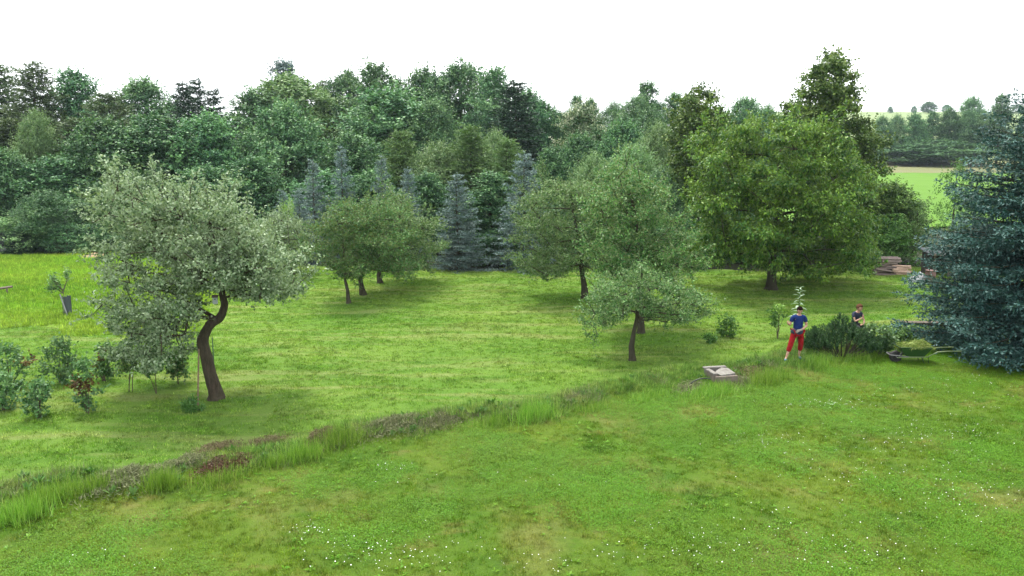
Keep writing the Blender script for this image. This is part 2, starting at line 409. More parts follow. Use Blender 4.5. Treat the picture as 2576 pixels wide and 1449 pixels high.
def in_front(x, y): return edge_s(x, y) < 0.55
def in_strip(x, y): return (edge_s(x, y) >= 0.1) & (edge_s(x, y) < 2.75) & (x < 12.3)
def in_strip_core(x, y): return (edge_s(x, y) >= 0.35) & (edge_s(x, y) < 2.35) & (x < 11.5)
LAWN_FAR = 49.0
def far_edge(x): return 49.0 + 1.2 * np.sin(x * 0.35) + 0.5 * np.sin(x * 1.1)
def in_meadow(x, y): return (x < -13.5 - 0.14 * (y - 34) + 0.7 * np.sin(y * 0.5)) & (y > 29.5 + 0.32 * (-13 - x)) 
def in_back(x, y): return (edge_s(x, y) > 0.7) & ~in_strip_core(x, y) & ~in_meadow(x + 0.4, y - 0.4) & (y < far_edge(x))

def base_z(x, y):
    z = hgt(x, y)
    lawn = (y < far_edge(x) - 0.8) & (np.abs(x) < 44)
    return z - np.where(lawn, 0.25, 0.02)
xs = np.unique(np.concatenate([np.linspace(-900, -60, 40), np.linspace(-60, 60, 81), np.linspace(60, 900, 60)]))
ys = np.unique(np.concatenate([np.linspace(-60, 60, 121), np.linspace(60, 220, 81), np.linspace(220, 1000, 90)]))
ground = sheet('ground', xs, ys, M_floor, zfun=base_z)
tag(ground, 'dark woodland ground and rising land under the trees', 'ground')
fl = sheet('front_lawn', np.linspace(-22, 32, 217), np.linspace(-6, 36, 169), M_front, in_front, 0.0)
tag(fl, 'mown front lawn sprinkled with daisies and clover', 'lawn')
rs = sheet('planted_bank', np.linspace(-16, 12, 281), np.linspace(6, 28, 221), M_strip, in_strip, -0.02)
tag(rs, 'weedy planted bank running diagonally across the garden', 'bank')
bl = sheet('back_lawn', np.linspace(-46, 46, 307), np.linspace(6, 52, 185), M_back, in_back, 0.0)
tag(bl, 'pale mown orchard lawn beyond the bank', 'lawn')
mw = sheet('meadow', np.linspace(-48, -10, 128), np.linspace(24, 55, 104), M_meadow, lambda x, y: in_meadow(x, y) & (y < 53.5 + np.sin(x)), 0.012)
tag(mw, 'bright yellow green unmown meadow by the wood', 'meadow')
def field_mask(y0, y1): return lambda x, y: (y > y0) & (y < y1) & (x / y > 0.2)
fd = sheet('green_field', np.linspace(10, 260, 126), np.linspace(66, 172, 90), M_field, field_mask(72, 165), 0.12)
tag(fd, 'bright green field seen between the cherry and the spruce', 'field')
sb = sheet('stubble_strip', np.linspace(20, 300, 100), np.linspace(164, 230, 60), M_bare, field_mask(164, 212), 0.1)
tag(sb, 'tan strip of dry ground before the far tree row', 'field')
ff = sheet('far_field', np.linspace(-200, 760, 160), np.linspace(212, 700, 120), M_far, lambda x, y: (y > 214) & (y < 690) & (x / y > 0.05), 0.25)
tag(ff, 'pale green far hillside field on the horizon', 'field')

# ------------------------------------------------------------------ grass
def blades(rng, n, size, lmin, lmax, wid, lean, clump=0):
    """n triangular grass blades on a square tile"""
    if clump:
        c = rng.uniform(-size / 2, size / 2, (clump, 2)); k = rng.integers(0, clump, n)
        p = c[k] + rng.normal(0, size / clump ** 0.5 * 0.35, (n, 2))
        ln = rng.uniform(lmin, lmax, n) * (0.7 + 0.6 * rng.random(clump))[k]
    else:
        p = rng.uniform(-size / 2, size / 2, (n, 2)); ln = rng.uniform(lmin, lmax, n)
    az = rng.uniform(0, 2 * np.pi, n); le = np.abs(rng.normal(0, lean, n))
    d = np.stack([np.cos(az) * np.sin(le), np.sin(az) * np.sin(le), np.cos(le)], -1)
    sa = az + np.pi / 2 + rng.normal(0, 0.5, n)
    s = np.stack([np.cos(sa), np.sin(sa), np.zeros(n)], -1) * (wid * rng.uniform(0.6, 1.3, n))[:, None]
    b = np.stack([p[:, 0], p[:, 1], np.full(n, -0.01)], -1)
    mid = b + d * (ln * 0.55)[:, None]
    tipd = d + np.stack([np.cos(az), np.sin(az), -0.5 * np.ones(n)], -1) * (0.45 * np.sin(le))[:, None]
    tip = mid + tipd / np.linalg.norm(tipd, axis=1)[:, None] * (ln * 0.5)[:, None]
    v = np.stack([b - s / 2, b + s / 2, tip, mid + s * 0.1], 1)[:, :3]
    return v, rng.random(n)
def tri_mesh(name, v, tint, mat):
    return np_mesh(name, v.reshape(-1, 3), np.arange(len(v) * 3), 3, mat, tint)

def scatter(name, pts, src, label, cat, smin=0.9, smax=1.15, seed=1, parent=None):
    """instances of one small tile of blades on the given ground points"""
    rng = np.random.default_rng(seed)
    pts = np.asarray(pts, float); n = len(pts)
    x, y = pts[:, 0], pts[:, 1]; e = 0.3
    gx = (hgt(x + e, y) - hgt(x - e, y)) / (2 * e); gy = (hgt(x, y + e) - hgt(x, y - e)) / (2 * e)
    me = bpy.data.meshes.new(name); me.vertices.add(n)
    me.vertices.foreach_set('co', np.stack([x, y, hgt(x, y)], -1).astype(np.float32).ravel()); me.update()
    rot = np.zeros((n, 3))
    for i in range(n):
        nv = Vector((-gx[i], -gy[i], 1)).normalized()
        q = Vector((0, 0, 1)).rotation_difference(nv).to_matrix() @ Matrix.Rotation(rng.uniform(0, 6.283), 3, 'Z')
        rot[i] = q.to_euler()
    a = me.attributes.new('rot', 'FLOAT_VECTOR', 'POINT'); a.data.foreach_set('vector', rot.astype(np.float32).ravel())
    a = me.attributes.new('scl', 'FLOAT', 'POINT'); a.data.foreach_set('value', rng.uniform(smin, smax, n).astype(np.float32))
    o = mobj(name, me, None, parent); tag(o, label, cat, kind='stuff')
    g = bpy.data.node_groups.new(name, 'GeometryNodeTree')
    g.interface.new_socket('Geometry', in_out='INPUT', socket_type='NodeSocketGeometry')
    g.interface.new_socket('Geometry', in_out='OUTPUT', socket_type='NodeSocketGeometry')
    N = g.nodes; L = g.links
    gi = N.new('NodeGroupInput'); go = N.new('NodeGroupOutput')
    ip = N.new('GeometryNodeInstanceOnPoints'); oi = N.new('GeometryNodeObjectInfo'); oi.inputs['Object'].default_value = src
    r = N.new('GeometryNodeInputNamedAttribute'); r.data_type = 'FLOAT_VECTOR'; r.inputs['Name'].default_value = 'rot'
    s = N.new('GeometryNodeInputNamedAttribute'); s.data_type = 'FLOAT'; s.inputs['Name'].default_value = 'scl'
    L.new(gi.outputs[0], ip.inputs['Points']); L.new(oi.outputs['Geometry'], ip.inputs['Instance'])
    L.new(r.outputs['Attribute'], ip.inputs['Rotation']); L.new(s.outputs['Attribute'], ip.inputs['Scale'])
    L.new(ip.outputs[0], go.inputs[0])
    md = o.modifiers.new('scatter', 'NODES'); md.node_group = g
    return o
def tile(name, v, tint, mat):
    return bpy.data.objects.new(name, tri_mesh(name, v, tint, mat))
def jitter_grid(x0, x1, y0, y1, step, mask, rng, j=0.3):
    X, Y = np.meshgrid(np.arange(x0, x1, step), np.arange(y0, y1, step))
    p = np.stack([X.ravel(), Y.ravel()], -1) + rng.uniform(-j, j, (X.size, 2)) * step
    return p[mask(p[:, 0], p[:, 1])]
def in_view(p, margin=4.0):
    return np.abs(p[:, 0]) < p[:, 1] * 0.66 + margin

rg = np.random.default_rng(11)
tl_f = tile('front_blade_tile', *blades(rg, 2600, 1.1, 0.025, 0.065, 0.009, 0.75, 260), B_front)
tl_f2 = tile('front_blade_tile_b', *blades(rg, 2200, 1.1, 0.03, 0.075, 0.010, 0.8, 120), B_front)
pf = jitter_grid(-22, 26, 8, 32, 0.9, lambda x, y: edge_s(x, y) < 0.55, rg); pf = pf[in_view(pf)]
k = rg.random(len(pf)) < 0.55
scatter('front_lawn_grass', pf[k], tl_f, 'short mown grass of the front lawn', 'grass', seed=2)
scatter('coarse_front_grass', pf[~k], tl_f2, 'coarser tufted mown grass of the front lawn', 'grass', seed=3)
tl_b = tile('back_blade_tile', *blades(rg, 2000, 1.5, 0.03, 0.08, 0.016, 0.85, 160), B_back)
pb = jitter_grid(-36, 36, 12, 51, 1.25, in_back, rg); pb = pb[in_view(pb, 5)]
scatter('back_lawn_grass', pb, tl_b, 'short mown grass of the orchard lawn', 'grass', seed=4)
tl_m = tile('meadow_blade_tile', *blades(rg, 1900, 1.7, 0.08, 0.24, 0.022, 0.6, 160), B_meadow)
pm = jitter_grid(-42, -10, 27, 55, 1.3, lambda x, y: in_meadow(x, y) & (y < 53.5), rg); pm = pm[in_view(pm, 5)]
scatter('meadow_grass', pm, tl_m, 'tall bright grass of the unmown meadow', 'grass', seed=5)
tl_s = tile('bank_blade_tile', *blades(rg, 540, 0.75, 0.06, 0.21, 0.012, 0.7, 22), B_strip)
ps = jitter_grid(-16, 12, 7, 28, 0.42, lambda x, y: (edge_s(x, y) > 0.3) & (edge_s(x, y) < 2.3) & (x < 11.3), rg); ps = ps[in_view(ps)]
ps = ps[rg.random(len(ps)) < 0.8]
# bare spots of the bank that mats of low plants cover
BARE = [(320, 1205, 130), (470, 1165, 90), (545, 1133, 85), (577, 1165, 105), (660, 1118, 80), (808, 1103, 60), (985, 1072, 150), (1110, 1060, 90), (1882, 938, 90), (1812, 945, 70)]
for bx, by, bw in BARE:
    c_ = hit(bx, by + 8); r_ = bw * 0.5 * mpp(c_)
    dx = ps[:, 0] - c_.x; dy = ps[:, 1] - c_.y - 0.58 * dx
    ps = ps[((dx / r_) ** 2 + (dy / 0.55) ** 2 > 1) | (rg.random(len(ps)) < 0.4)]
scatter('bank_grass', ps, tl_s, 'unmown grass growing on the planted bank', 'grass', 0.7, 1.3, seed=6)
def rosette_tile(rng, clumps, leaves, size, lmin, lmax, rise, mat, name):
    v = []; t = []
    for c in range(clumps):
        cx_, cy_ = rng.uniform(-size / 2, size / 2, 2); tt = rng.uniform(0.2, 0.8)
        for k in range(leaves):
            a = rng.uniform(0, 6.283); L = rng.uniform(lmin, lmax); w = L * rng.uniform(0.22, 0.38); e = rng.uniform(*rise)
            d = np.array([math.cos(a) * math.cos(e), math.sin(a) * math.cos(e), math.sin(e)]); sd_ = np.array([-math.sin(a), math.cos(a), 0])
            p = np.array([cx_, cy_, 0.01]) + d * 0.01
            v.append([p, p + d * L * 0.5 + sd_ * w / 2, p + d * L + np.array([0, 0, -L * 0.15]), p + d * L * 0.5 - sd_ * w / 2]); t.append(np.clip(tt + rng.normal(0, 0.15), 0, 1))
    v = np.array(v); return bpy.data.objects.new(name, np_mesh(name, v.reshape(-1, 3), np.arange(len(v) * 4), 4, mat, np.array(t)))
wd1 = rosette_tile(rg, 5, 9, 0.9, 0.04, 0.085, (0.1, 0.8), L_clover, 'lawn_weed_tile')
pw_ = jitter_grid(-18, 24, 9, 27, 0.85, lambda x, y: edge_s(x, y) < 0.2, rg, 0.5); pw_ = pw_[in_view(pw_) & (rg.random(len(pw_)) < 0.6)]
scatter('lawn_weeds', pw_, wd1, 'plantain and dandelion rosettes in the front lawn', 'weeds', 0.7, 1.3, seed=31)
wd2 = rosette_tile(rg, 5, 14, 0.55, 0.07, 0.17, (0.3, 1.3), L_bush, 'bank_weed_tile')
pq = jitter_grid(-16, 12, 7, 28, 0.5, lambda x, y: (edge_s(x, y) > 0.25) & (edge_s(x, y) < 2.35) & (x < 11.3), rg, 0.5); pq = pq[in_view(pq) & (rg.random(len(pq)) < 0.45)]
scatter('bank_weeds', pq, wd2, 'broad leaved weeds growing among the bank grass', 'weeds', 0.7, 1.4, seed=32)
tl_d = tile('dry_stalk_tile', *blades(rg, 130, 0.6, 0.10, 0.28, 0.008, 0.7, 9), L_heath)
pd_ = jitter_grid(-16, 12, 7, 28, 0.5, lambda x, y: (edge_s(x, y) > 0.2) & (edge_s(x, y) < 2.5) & (x < 11.3), rg, 0.5); pd_ = pd_[in_view(pd_) & (rg.random(len(pd_)) < 0.55)]
scatter('dry_stalks', pd_, tl_d, 'dry grey stalks among the bank grass', 'stalks', 0.7, 1.3, seed=33)
# clover: low round leaflets in patches of the front lawn
def clover_tile(rng, n, size):
    c = rng.uniform(-size / 2, size / 2, (40, 2)); k = rng.integers(0, 40, n)
    p = c[k] + rng.normal(0, 0.10, (n, 2)); r = rng.uniform(0.005, 0.0105, n)
    z = rng.uniform(0.015, 0.06, n)
    nn = np.stack([rng.normal(0, 0.35, n), rng.normal(0, 0.35, n), np.ones(n)], -1); nn /= np.linalg.norm(nn, axis=1)[:, None]
    a = np.cross(nn, np.array([0.3, 0.9, 0.1])); a /= np.linalg.norm(a, axis=1)[:, None]; b = np.cross(nn, a)
    c0 = np.stack([p[:, 0], p[:, 1], z], -1)
    q = np.stack([c0 + a * r[:, None], c0 + b * r[:, None], c0 - a * r[:, None], c0 - b * r[:, None]], 1)
    return np_mesh('clover_tile', q.reshape(-1, 3), np.arange(n * 4), 4, L_clover, rng.random(n))
clo = bpy.data.objects.new('clover_tile', clover_tile(rg, 2000, 1.0))
def pn(x, y, f, ph):
    return (np.sin(x * f + ph) * np.sin(y * f * 1.3 + ph * 2.1) + 0.6 * np.sin(x * f * 2.3 + y * f * 1.7 + ph * 3) + 0.4 * np.sin(y * f * 3.9 - x * f * 2.9 + ph))
pc = jitter_grid(-16, 22, 9, 27, 0.62, lambda x, y: (edge_s(x, y) < 0.1) & (pn(x, y, 0.55, 1.7) + 0.04 * x > 0.12), rg, 0.5); pc = pc[in_view(pc)]
scatter('clover', pc, clo, 'patches of dark green clover in the front lawn', 'clover', 0.8, 1.2, seed=8)
# daisies: white ray flowers, too many to count
def daisies():
    rng = np.random.default_rng(21)
    spots = []
    for px, py, n, spx, spy in ((960, 1400, 120, 190, 45), (780, 1345, 40, 50, 22), (1000, 1180, 25, 60, 12), (2060, 1020, 130, 130, 14),
                                (2250, 1110, 130, 230, 30), (2400, 1050, 120, 200, 60), (2150, 1190, 90, 260, 40), (2000, 1330, 60, 300, 60),
                                (2200, 1400, 70, 260, 40), (1700, 1390, 80, 240, 45), (1350, 1420, 40, 300, 30), (1900, 1110, 70, 120, 20),
                                (2450, 960, 60, 140, 25), (300, 1400, 25, 200, 40), (2350, 1250, 90, 240, 50), (1200, 1210, 20, 300, 40),
                                (2480, 1200, 70, 140, 80), (2330, 985, 60, 180, 25)):
        n = int(n * 0.75)
        P = hitN(rng.normal(px, spx * 0.6, n), np.minimum(1446, rng.normal(py, spy * 0.6, n)))
        spots += [Vector(p) for p in P[edge_s(P[:, 0], P[:, 1]) < 0.1]]
    v, t = [], []
    for p in spots:
        r = rng.uniform(0.005, 0.010); z = p.z + rng.uniform(0.06, 0.095); ax, ay = rng.normal(0, 0.25, 2)
        c = np.array([p.x, p.y, z])
        for k in range(6):
            a0 = k * np.pi / 3; a1 = a0 + 0.85
            pa = c + r * np.array([np.cos(a0), np.sin(a0), ax * np.cos(a0) + ay * np.sin(a0)])
            pb_ = c + r * np.array([np.cos(a1), np.sin(a1), ax * np.cos(a1) + ay * np.sin(a1)])
            v.append((c, pa, pb_)); t.append(0.5)
        s = np.array([0.0015, 0, 0]); v.append((c - s, c + s, np.array([p.x, p.y, p.z - 0.01]))); t.append(0.0)
    m, nt, n, l = nt_new('daisy_petal')
    at_ = n.new('ShaderNodeAttribute'); at_.attribute_name = 'tint'
    r = ramp(n, [(0.1, (0.1, 0.2, 0.03)), (0.4, (0.8, 0.8, 0.78))]); l.new(at_.outputs['Fac'], r.inputs['Fac'])
    pr = n.new('ShaderNodeBsdfPrincipled'); l.new(r.outputs[0], pr.inputs['Base Color']); pr.inputs['Roughness'].default_value = 0.8
    o = n.new('ShaderNodeOutputMaterial'); l.new(pr.outputs[0], o.inputs['Surface'])
    ob = mobj('daisies', tri_mesh('daisies', np.array(v), np.array(t), m))
    tag(ob, 'tiny white daisies sprinkled over the front lawn', 'daisies', kind='stuff')
daisies()

# ------------------------------------------------------------------ foliage builders
def unit(a): return a / np.maximum(np.linalg.norm(a, axis=-1, keepdims=True), 1e-9)
def rhombi(rng, p, d, nrm, L, W, tint, flip=0.0):
    s = unit(np.cross(d, nrm)); n2 = np.cross(s, d)
    f = (n2[:, 2] < 0) ^ (rng.random(len(p)) < flip)
    s = np.where(f[:, None], -s, s)
    L = L[:, None]; W = W[:, None]
    bend = -np.abs(n2) * 0
    mid = p + d * L * 0.45
    return np.stack([p, mid + s * W / 2, p + d * L, mid - s * W / 2], 1), tint
def quad_mesh(name, q, tint, mat):
    return np_mesh(name, q.reshape(-1, 3), np.arange(len(q) * 4), 4, mat, tint)

def foliage(rng, lobes, dens, lpt, L, W, tw, up=0.35, droop=0.1, gap=-0.12, flip=0.1, shoots=(), spread=0.65, cull=0.62, flat=1.0, puffs=6):
    """leaves set along twigs that spring from the surface of the crown's lobes"""
    big = np.asarray(lobes, float)
    if puffs:                                   # every lobe carries smaller puffs of leaves on its upper side
        out = []
        for lb in big:
            u = unit(rng.normal(size=(puffs, 3)) + np.array([0, 0, 0.45]))
            f = rng.uniform(0.28, 0.52, puffs)
            for j in range(puffs): out.append((*(lb[:3] + u[j] * lb[3:6] * (rng.uniform(0.8, 1.2) - f[j] * 0.5)), *(lb[3:6] * f[j] * rng.uniform(0.75, 1.35, 3) * np.array([1.1, 1.1, 0.85]))))
        core = big.copy(); core[:, 3:6] *= 0.62
        lobes = np.concatenate([np.array(out), core])
    else: lobes = big
    O, D, T, U = [], [], [], []
    for lb in lobes:
        c, r = lb[:3], lb[3:6]; rm = r.mean()
        n = max(3, int(dens * 12.57 * rm * rm * rng.uniform(0.55, 1.3)))
        u = unit(rng.normal(size=(n, 3)))
        rr = 1 - rng.random(n) ** 1.7 * 0.6
        o = c + u * r * rr[:, None]
        g = np.sin(o[:, 0] * 3.1 / rm + lb[0] * 7) * np.sin(o[:, 1] * 2.7 / rm + 1) * np.sin(o[:, 2] * 3.7 / rm + lb[2] * 3)
        k = (g > gap) & ((u[:, 2] > -0.25) | (rng.random(n) < 0.3))
        o = o[k]; u = u[k]; n = len(o)
        d = unit(u * 0.8 + rng.normal(0, spread * 0.55, (n, 3)) + np.array([0, 0, up]))
        O.append(o - d * tw * 0.45); D.append(d); U.append(u)
        T.append(np.clip(rng.normal(0.45, 0.19) + rng.normal(0, 0.10, n), 0, 1))
    for a, b in shoots:
        a = np.array(a); b = np.array(b); n = max(4, int(np.linalg.norm(b - a) / (tw * 0.16)))
        t = rng.random(n)[:, None]
        o = a + (b - a) * t; D.append(unit((b - a)[None] / np.linalg.norm(b - a) + rng.normal(0, 0.6, (n, 3)))); O.append(o - D[-1] * tw * 0.2); T.append(np.full(n, 0.5)); U.append(D[-1])
    O = np.concatenate(O); D = np.concatenate(D); T = np.concatenate(T); U = np.concatenate(U)
    # twigs buried deep inside other lobes carry few leaves
    nsh = len(O)
    deep = np.full(nsh, 9.0)
    for lb in big:
        deep = np.minimum(deep, np.linalg.norm((O - lb[:3]) / lb[3:6], axis=1))
    k = (deep > cull * 0.9) | (rng.random(nsh) < 0.1)
    O, D, T, U = O[k], D[k], T[k], U[k]; n = len(O)
    t = (np.arange(lpt)[None] + rng.random((n, lpt))) / lpt
    twl = tw * rng.uniform(0.5, 1.75, n)
    P = O[:, None] + D[:, None] * (t * twl[:, None])[..., None] + rng.normal(0, L * 0.22, (n, lpt, 3))
    ld = unit(D[:, None] * 0.5 + rng.normal(0, 0.6, (n, lpt, 3)) + np.array([0, 0, -droop]))
    nr = unit(rng.normal(0, 0.55, (n, lpt, 3)) + np.array([0, 0, flat * 0.55]) + U[:, None] * 0.75)
    tint = np.clip(T[:, None] + rng.normal(0, 0.17, (n, lpt)) + (t - 0.5) * 0.34, 0, 1)
    m = n * lpt
    return rhombi(rng, P.reshape(m, 3), ld.reshape(m, 3), nr.reshape(m, 3), L * rng.uniform(0.65, 1.25, m), W * rng.uniform(0.7, 1.2, m), tint.reshape(m), flip)

def auto_shoots(rng, lobes, n, lo=0.5, hi=1.2, upw=0.75):
    """leafy shoots that stick out of the crown and break up its outline"""
    L_ = np.asarray(lobes, float); cen = L_[:, :3].mean(0); out = []
    for i in rng.integers(0, len(L_), n):
        c = L_[i, :3]; r = L_[i, 3]; o = (c - cen); o = o / max(np.linalg.norm(o), 1e-6)
        d = o * 0.8 + np.array([0, 0, upw]) + rng.normal(0, 0.4, 3); d /= np.linalg.norm(d)
        a = c + d * r * 0.6; out.append((tuple(a), tuple(a + d * r * rng.uniform(lo, hi))))
    return out
def bez(a, c, b, n=6):
    a, b, c = Vector(a), Vector(b), Vector(c)
    return [a * (1 - t) ** 2 + c * 2 * t * (1 - t) + b * t * t for t in [i / (n - 1) for i in range(n)]]
def polyline_at(pts, t):
    f = t * (len(pts) - 1); i = min(int(f), len(pts) - 2); return Vector(pts[i]).lerp(Vector(pts[i + 1]), f - i)
def limbs(mb, rng, trunk, lobes, r0, lo=0.45, n=5, reach=0.9, twigs=2):
    """branches fork from limb to limb: every lobe hangs on the nearest wood that leads back to the trunk"""
    m = 14
    nodes = [polyline_at(trunk, lo + (1 - lo) * i / m) for i in range(m + 1)]
    cost = [0.0] * (m + 1); par = [-1] * (m + 1)
    top = Vector(nodes[0])
    C = [Vector(lb[:3]) for lb in lobes]
    order = sorted(range(len(C)), key=lambda i: (C[i] - nodes[m // 2]).length)
    idx = {}
    for i in order:
        c = C[i]
        best = min(range(len(nodes)), key=lambda k: (nodes[k] - c).length * (1.5 if nodes[k].z > c.z + 0.1 else 1.0) + 0.45 * cost[k])
        e = nodes[best].lerp(c, reach)
        cost.append(cost[best] + (c - nodes[best]).length); par.append(best); nodes.append(e); idx[len(nodes) - 1] = i
    wt = [1] * len(nodes)
    for k in range(len(nodes) - 1, m, -1):
        if par[k] >= 0: wt[par[k]] += wt[k]
    tot = max(4, len(C))
    rad = lambda k: max(0.02 * r0, r0 * 0.95 * (wt[k] / tot) ** 0.45)
    for k in range(m + 1, len(nodes)):
        a, e = nodes[par[k]], nodes[k]; ra = rad(k); rb = ra * 0.55
        mid = a.lerp(e, 0.5) + Vector((rng.normal(0, 0.09), rng.normal(0, 0.09), rng.uniform(0.0, 0.16))) * (e - a).length
        pts = bez(a, mid, e, n)
        mb.tube(pts, [ra + (rb - ra) * i / (n - 1) for i in range(n)], 5, False)
        r_l = lobes[idx[k]][3]
        for _ in range(twigs):
            q = polyline_at(pts, rng.uniform(0.6, 1.0)); w = Vector(rng.normal(0, 1, 3)).normalized(); w.z = abs(w.z) * 0.6 + 0.1
            mb.tube([q, q + w * r_l * 0.5, q + w * r_l * 0.95 + Vector((0, 0, 0.05))], [rb * 0.6, rb * 0.35, rb * 0.1], 4, False)

def inside(poly, p):
    x, y = p; c = False; j = len(poly) - 1
    for i in range(len(poly)):
        xi, yi = poly[i]; xj, yj = poly[j]
        if (yi > y) != (yj > y) and x < (xj - xi) * (y - yi) / (yj - yi) + xi: c = not c
        j = i
    return c
def poly_lobes(rng, poly, n, r0, r1, Y, base, depth, zsq=0.62):
    """fill an outline (measured in the photograph) with lobes of a crown that is as deep as it is wide"""
    xs_ = [p[0] for p in poly]; ys_ = [p[1] for p in poly]
    mx, hw = (min(xs_) + max(xs_)) / 2, (max(xs_) - min(xs_)) / 2
    out = []; tries = 0; pts = []
    while len(out) < n and tries < 20000:
        tries += 1
        r = rng.uniform(r0, r1); x = rng.uniform(min(xs_), max(xs_)); y = rng.uniform(min(ys_), max(ys_))
        k_ = 0.65 if rng.random() < 0.35 else 1.0
        if not all(inside(poly, (x + k_ * r * math.cos(a), y + k_ * 0.9 * r * math.sin(a))) for a in (0, 0.785, 1.57, 2.36, 3.14, 3.93, 4.71, 5.5)): continue
        dd = depth * math.sqrt(max(0.05, 1 - ((x - mx) / hw) ** 2)) * rng.uniform(-1, 1)
        if any((x - a) ** 2 + (y - b) ** 2 + ((dd - d_) / mpp(at(x, y, Y))) ** 2 < (0.75 * (r + q) * max(0.35, 1 - tries / 6000)) ** 2 for a, b, q, d_ in pts): continue
        pts.append((x, y, r, dd))
        # keep the apparent outline: the lobe sits on its own view ray
        p = at(x, y, Y + dd); k = mpp(p) * r
        out.append((*(p - base), k * rng.uniform(0.9, 1.25), k * rng.uniform(0.9, 1.25), k * zsq * rng.uniform(0.75, 1.2)))
    return out

def tree(name, label, base, trunk_me, crown_me, group=None, cat='tree', rz=0.0, scale=None):
    o = empty(name, base, rz, label, cat, group)
    if scale: o.scale = scale
    if trunk_me: mobj('trunk', trunk_me, None, o)
    c = mobj('crown', crown_me, None, o); tag(c, kind='stuff')
    return o

# conifers
def needles(rng, A, B, per, L, W, T, fwd=0.75, up=0.25, maxper=60, ln_=0.5, nn_=0.6):
    """flattened sprays of needles along segments A-B"""
    ln = np.linalg.norm(B - A, axis=1)
    cnt = np.clip((ln * per + rng.random(len(ln))).astype(int), 1, maxper)
    i = np.repeat(np.arange(len(A)), cnt); m = len(i)
    t = rng.random(m)[:, None]; d = unit(B - A)[i]
    p = A[i] + (B - A)[i] * t
    ld = unit(d * fwd + rng.normal(0, ln_, (m, 3)) + np.array([0, 0, up]))
    nr = unit(rng.normal(0, nn_, (m, 3)) + np.array([0, 0, 0.8]))
    tint = np.clip(T[i] + rng.normal(0, 0.13, m) + (t[:, 0] - 0.5) * 0.4, 0, 1)
    return rhombi(rng, p, ld, nr, L * rng.uniform(0.6, 1.25, m), W * rng.uniform(0.7, 1.3, m), tint)
def conifer(rng, Ht, Rb, whorls, per, side_gap, mats, nd_per, nL, nW, prof=0.85, droop=0.25, lift=0.25, bare=0.04, second=0, sub=0.34, angle0=0.0, ragged=0.2, trunk_r=None, spr_up=0.25, hang=False):
    A, B, T = [], [], []
    mb = MB(); tr = trunk_r or Ht * 0.014
    mb.tube([(0, 0, -0.2), (0, 0, Ht * 0.3), (0.01 * Ht, 0, Ht * 0.7), (0, 0, Ht)], [tr * 1.15, tr * 0.8, tr * 0.4, 0.01], 7, False)
    for w in range(whorls):
        f = ((w + rng.uniform(-0.2, 0.2)) / whorls); f = min(max(f, 0.0), 0.985) ** 0.92
        z = Ht * (bare + (1 - bare) * f)
        base_len = Rb * (1 - f) ** prof + 0.02 * Ht
        nb = max(4, int(per * (0.6 + 0.4 * (1 - f))))
        a0 = rng.uniform(0, 6.28)
        for b in range(nb):
            az = a0 + 6.283 * b / nb + rng.normal(0, 0.16)
            ln = base_len * rng.uniform(1 - ragged, 1 + ragged * 0.6)
            tilt = angle0 + (0.55 * f * f)                    # upper branches point up
            h = np.array([math.cos(az), math.sin(az), 0.0]); sdv = np.array([-math.sin(az), math.cos(az), 0.0])
            zz = z + rng.normal(0, 0.012 * Ht)
            def P(t): return np.stack([h[0] * ln * t, h[1] * ln * t, zz + ln * (tilt * t - droop * t * (1 - f) + lift * t * t * (1 - f))], -1)
            tt = np.linspace(0.12, 1, 6); q = P(tt)
            A.append(q[:-1]); B.append(q[1:]); tb = np.clip(rng.normal(0.45, 0.12), 0, 1); T.append(np.full(5, tb))
            if ln > 0.12 * Rb: mb.tube([tuple(v) for v in P(np.array([0, 0.3, 0.65, 0.95]))], [0.05 * ln ** 0.7 * 0.35, 0.013 * ln ** .7, 0.009 * ln ** .7, 0.003], 4, False)
            ns = max(3, int(ln / side_gap)); ts = np.clip(np.linspace(0.16, 0.96, ns) + rng.normal(0, 0.02, ns), 0.1, 0.98)
            o = P(ts); sg = np.where(np.arange(ns) % 2 == 0, 1.0, -1.0)
            for sgn in (sg, -sg):
                dl = (ln * sub * (1 - ts) ** 0.8 + 0.05 * Rb + 0.04) * rng.uniform(0.7, 1.25, ns)
                dv = unit(h * 0.75 + sdv * sgn[:, None] * 0.8 + np.stack([np.zeros(ns), np.zeros(ns), rng.normal(-0.16, 0.14, ns)], -1))
                e = o + dv * dl[:, None]
                A.append(o); B.append(e); T.append(np.clip(tb + rng.normal(0, 0.08, ns), 0, 1))
                if hang:
                    o3 = o + (e - o) * rng.uniform(0.3, 0.9, ns)[:, None]
                    A.append(o3); B.append(o3 + (dv * 0.45 + np.array([0, 0, -0.9])) * (dl * 0.2 + 0.08)[:, None]); T.append(np.clip(tb - 0.1 + rng.normal(0, 0.1, ns), 0, 1))
                for s2 in range(second):
                    t2 = (s2 + 0.6) / (second + 0.3); o2 = o + (e - o) * t2
                    for sg2 in (1, -1):
                        d2 = unit(dv * 0.7 + np.cross(dv, [0, 0, 1]) * sg2 * 0.75 + np.array([0, 0, -0.08]))
                        A.append(o2); B.append(o2 + d2 * (dl * 0.42 * (1.1 - t2))[:, None]); T.append(np.clip(tb + rng.normal(0, 0.1, ns), 0, 1))
    A.append(np.array([[0, 0, Ht * 0.93]])); B.append(np.array([[0, 0, Ht * 1.01]])); T.append(np.array([0.6]))
    A, B, T = np.concatenate(A), np.concatenate(B), np.concatenate(T)
    q, t = needles(rng, A, B, nd_per, nL, nW, T, up=spr_up, ln_=0.34 if hang else 0.5, nn_=0.33 if hang else 0.6)
    return mb.mesh('conifer_trunk', K_dark), quad_mesh('conifer_crown', q, t, mats)

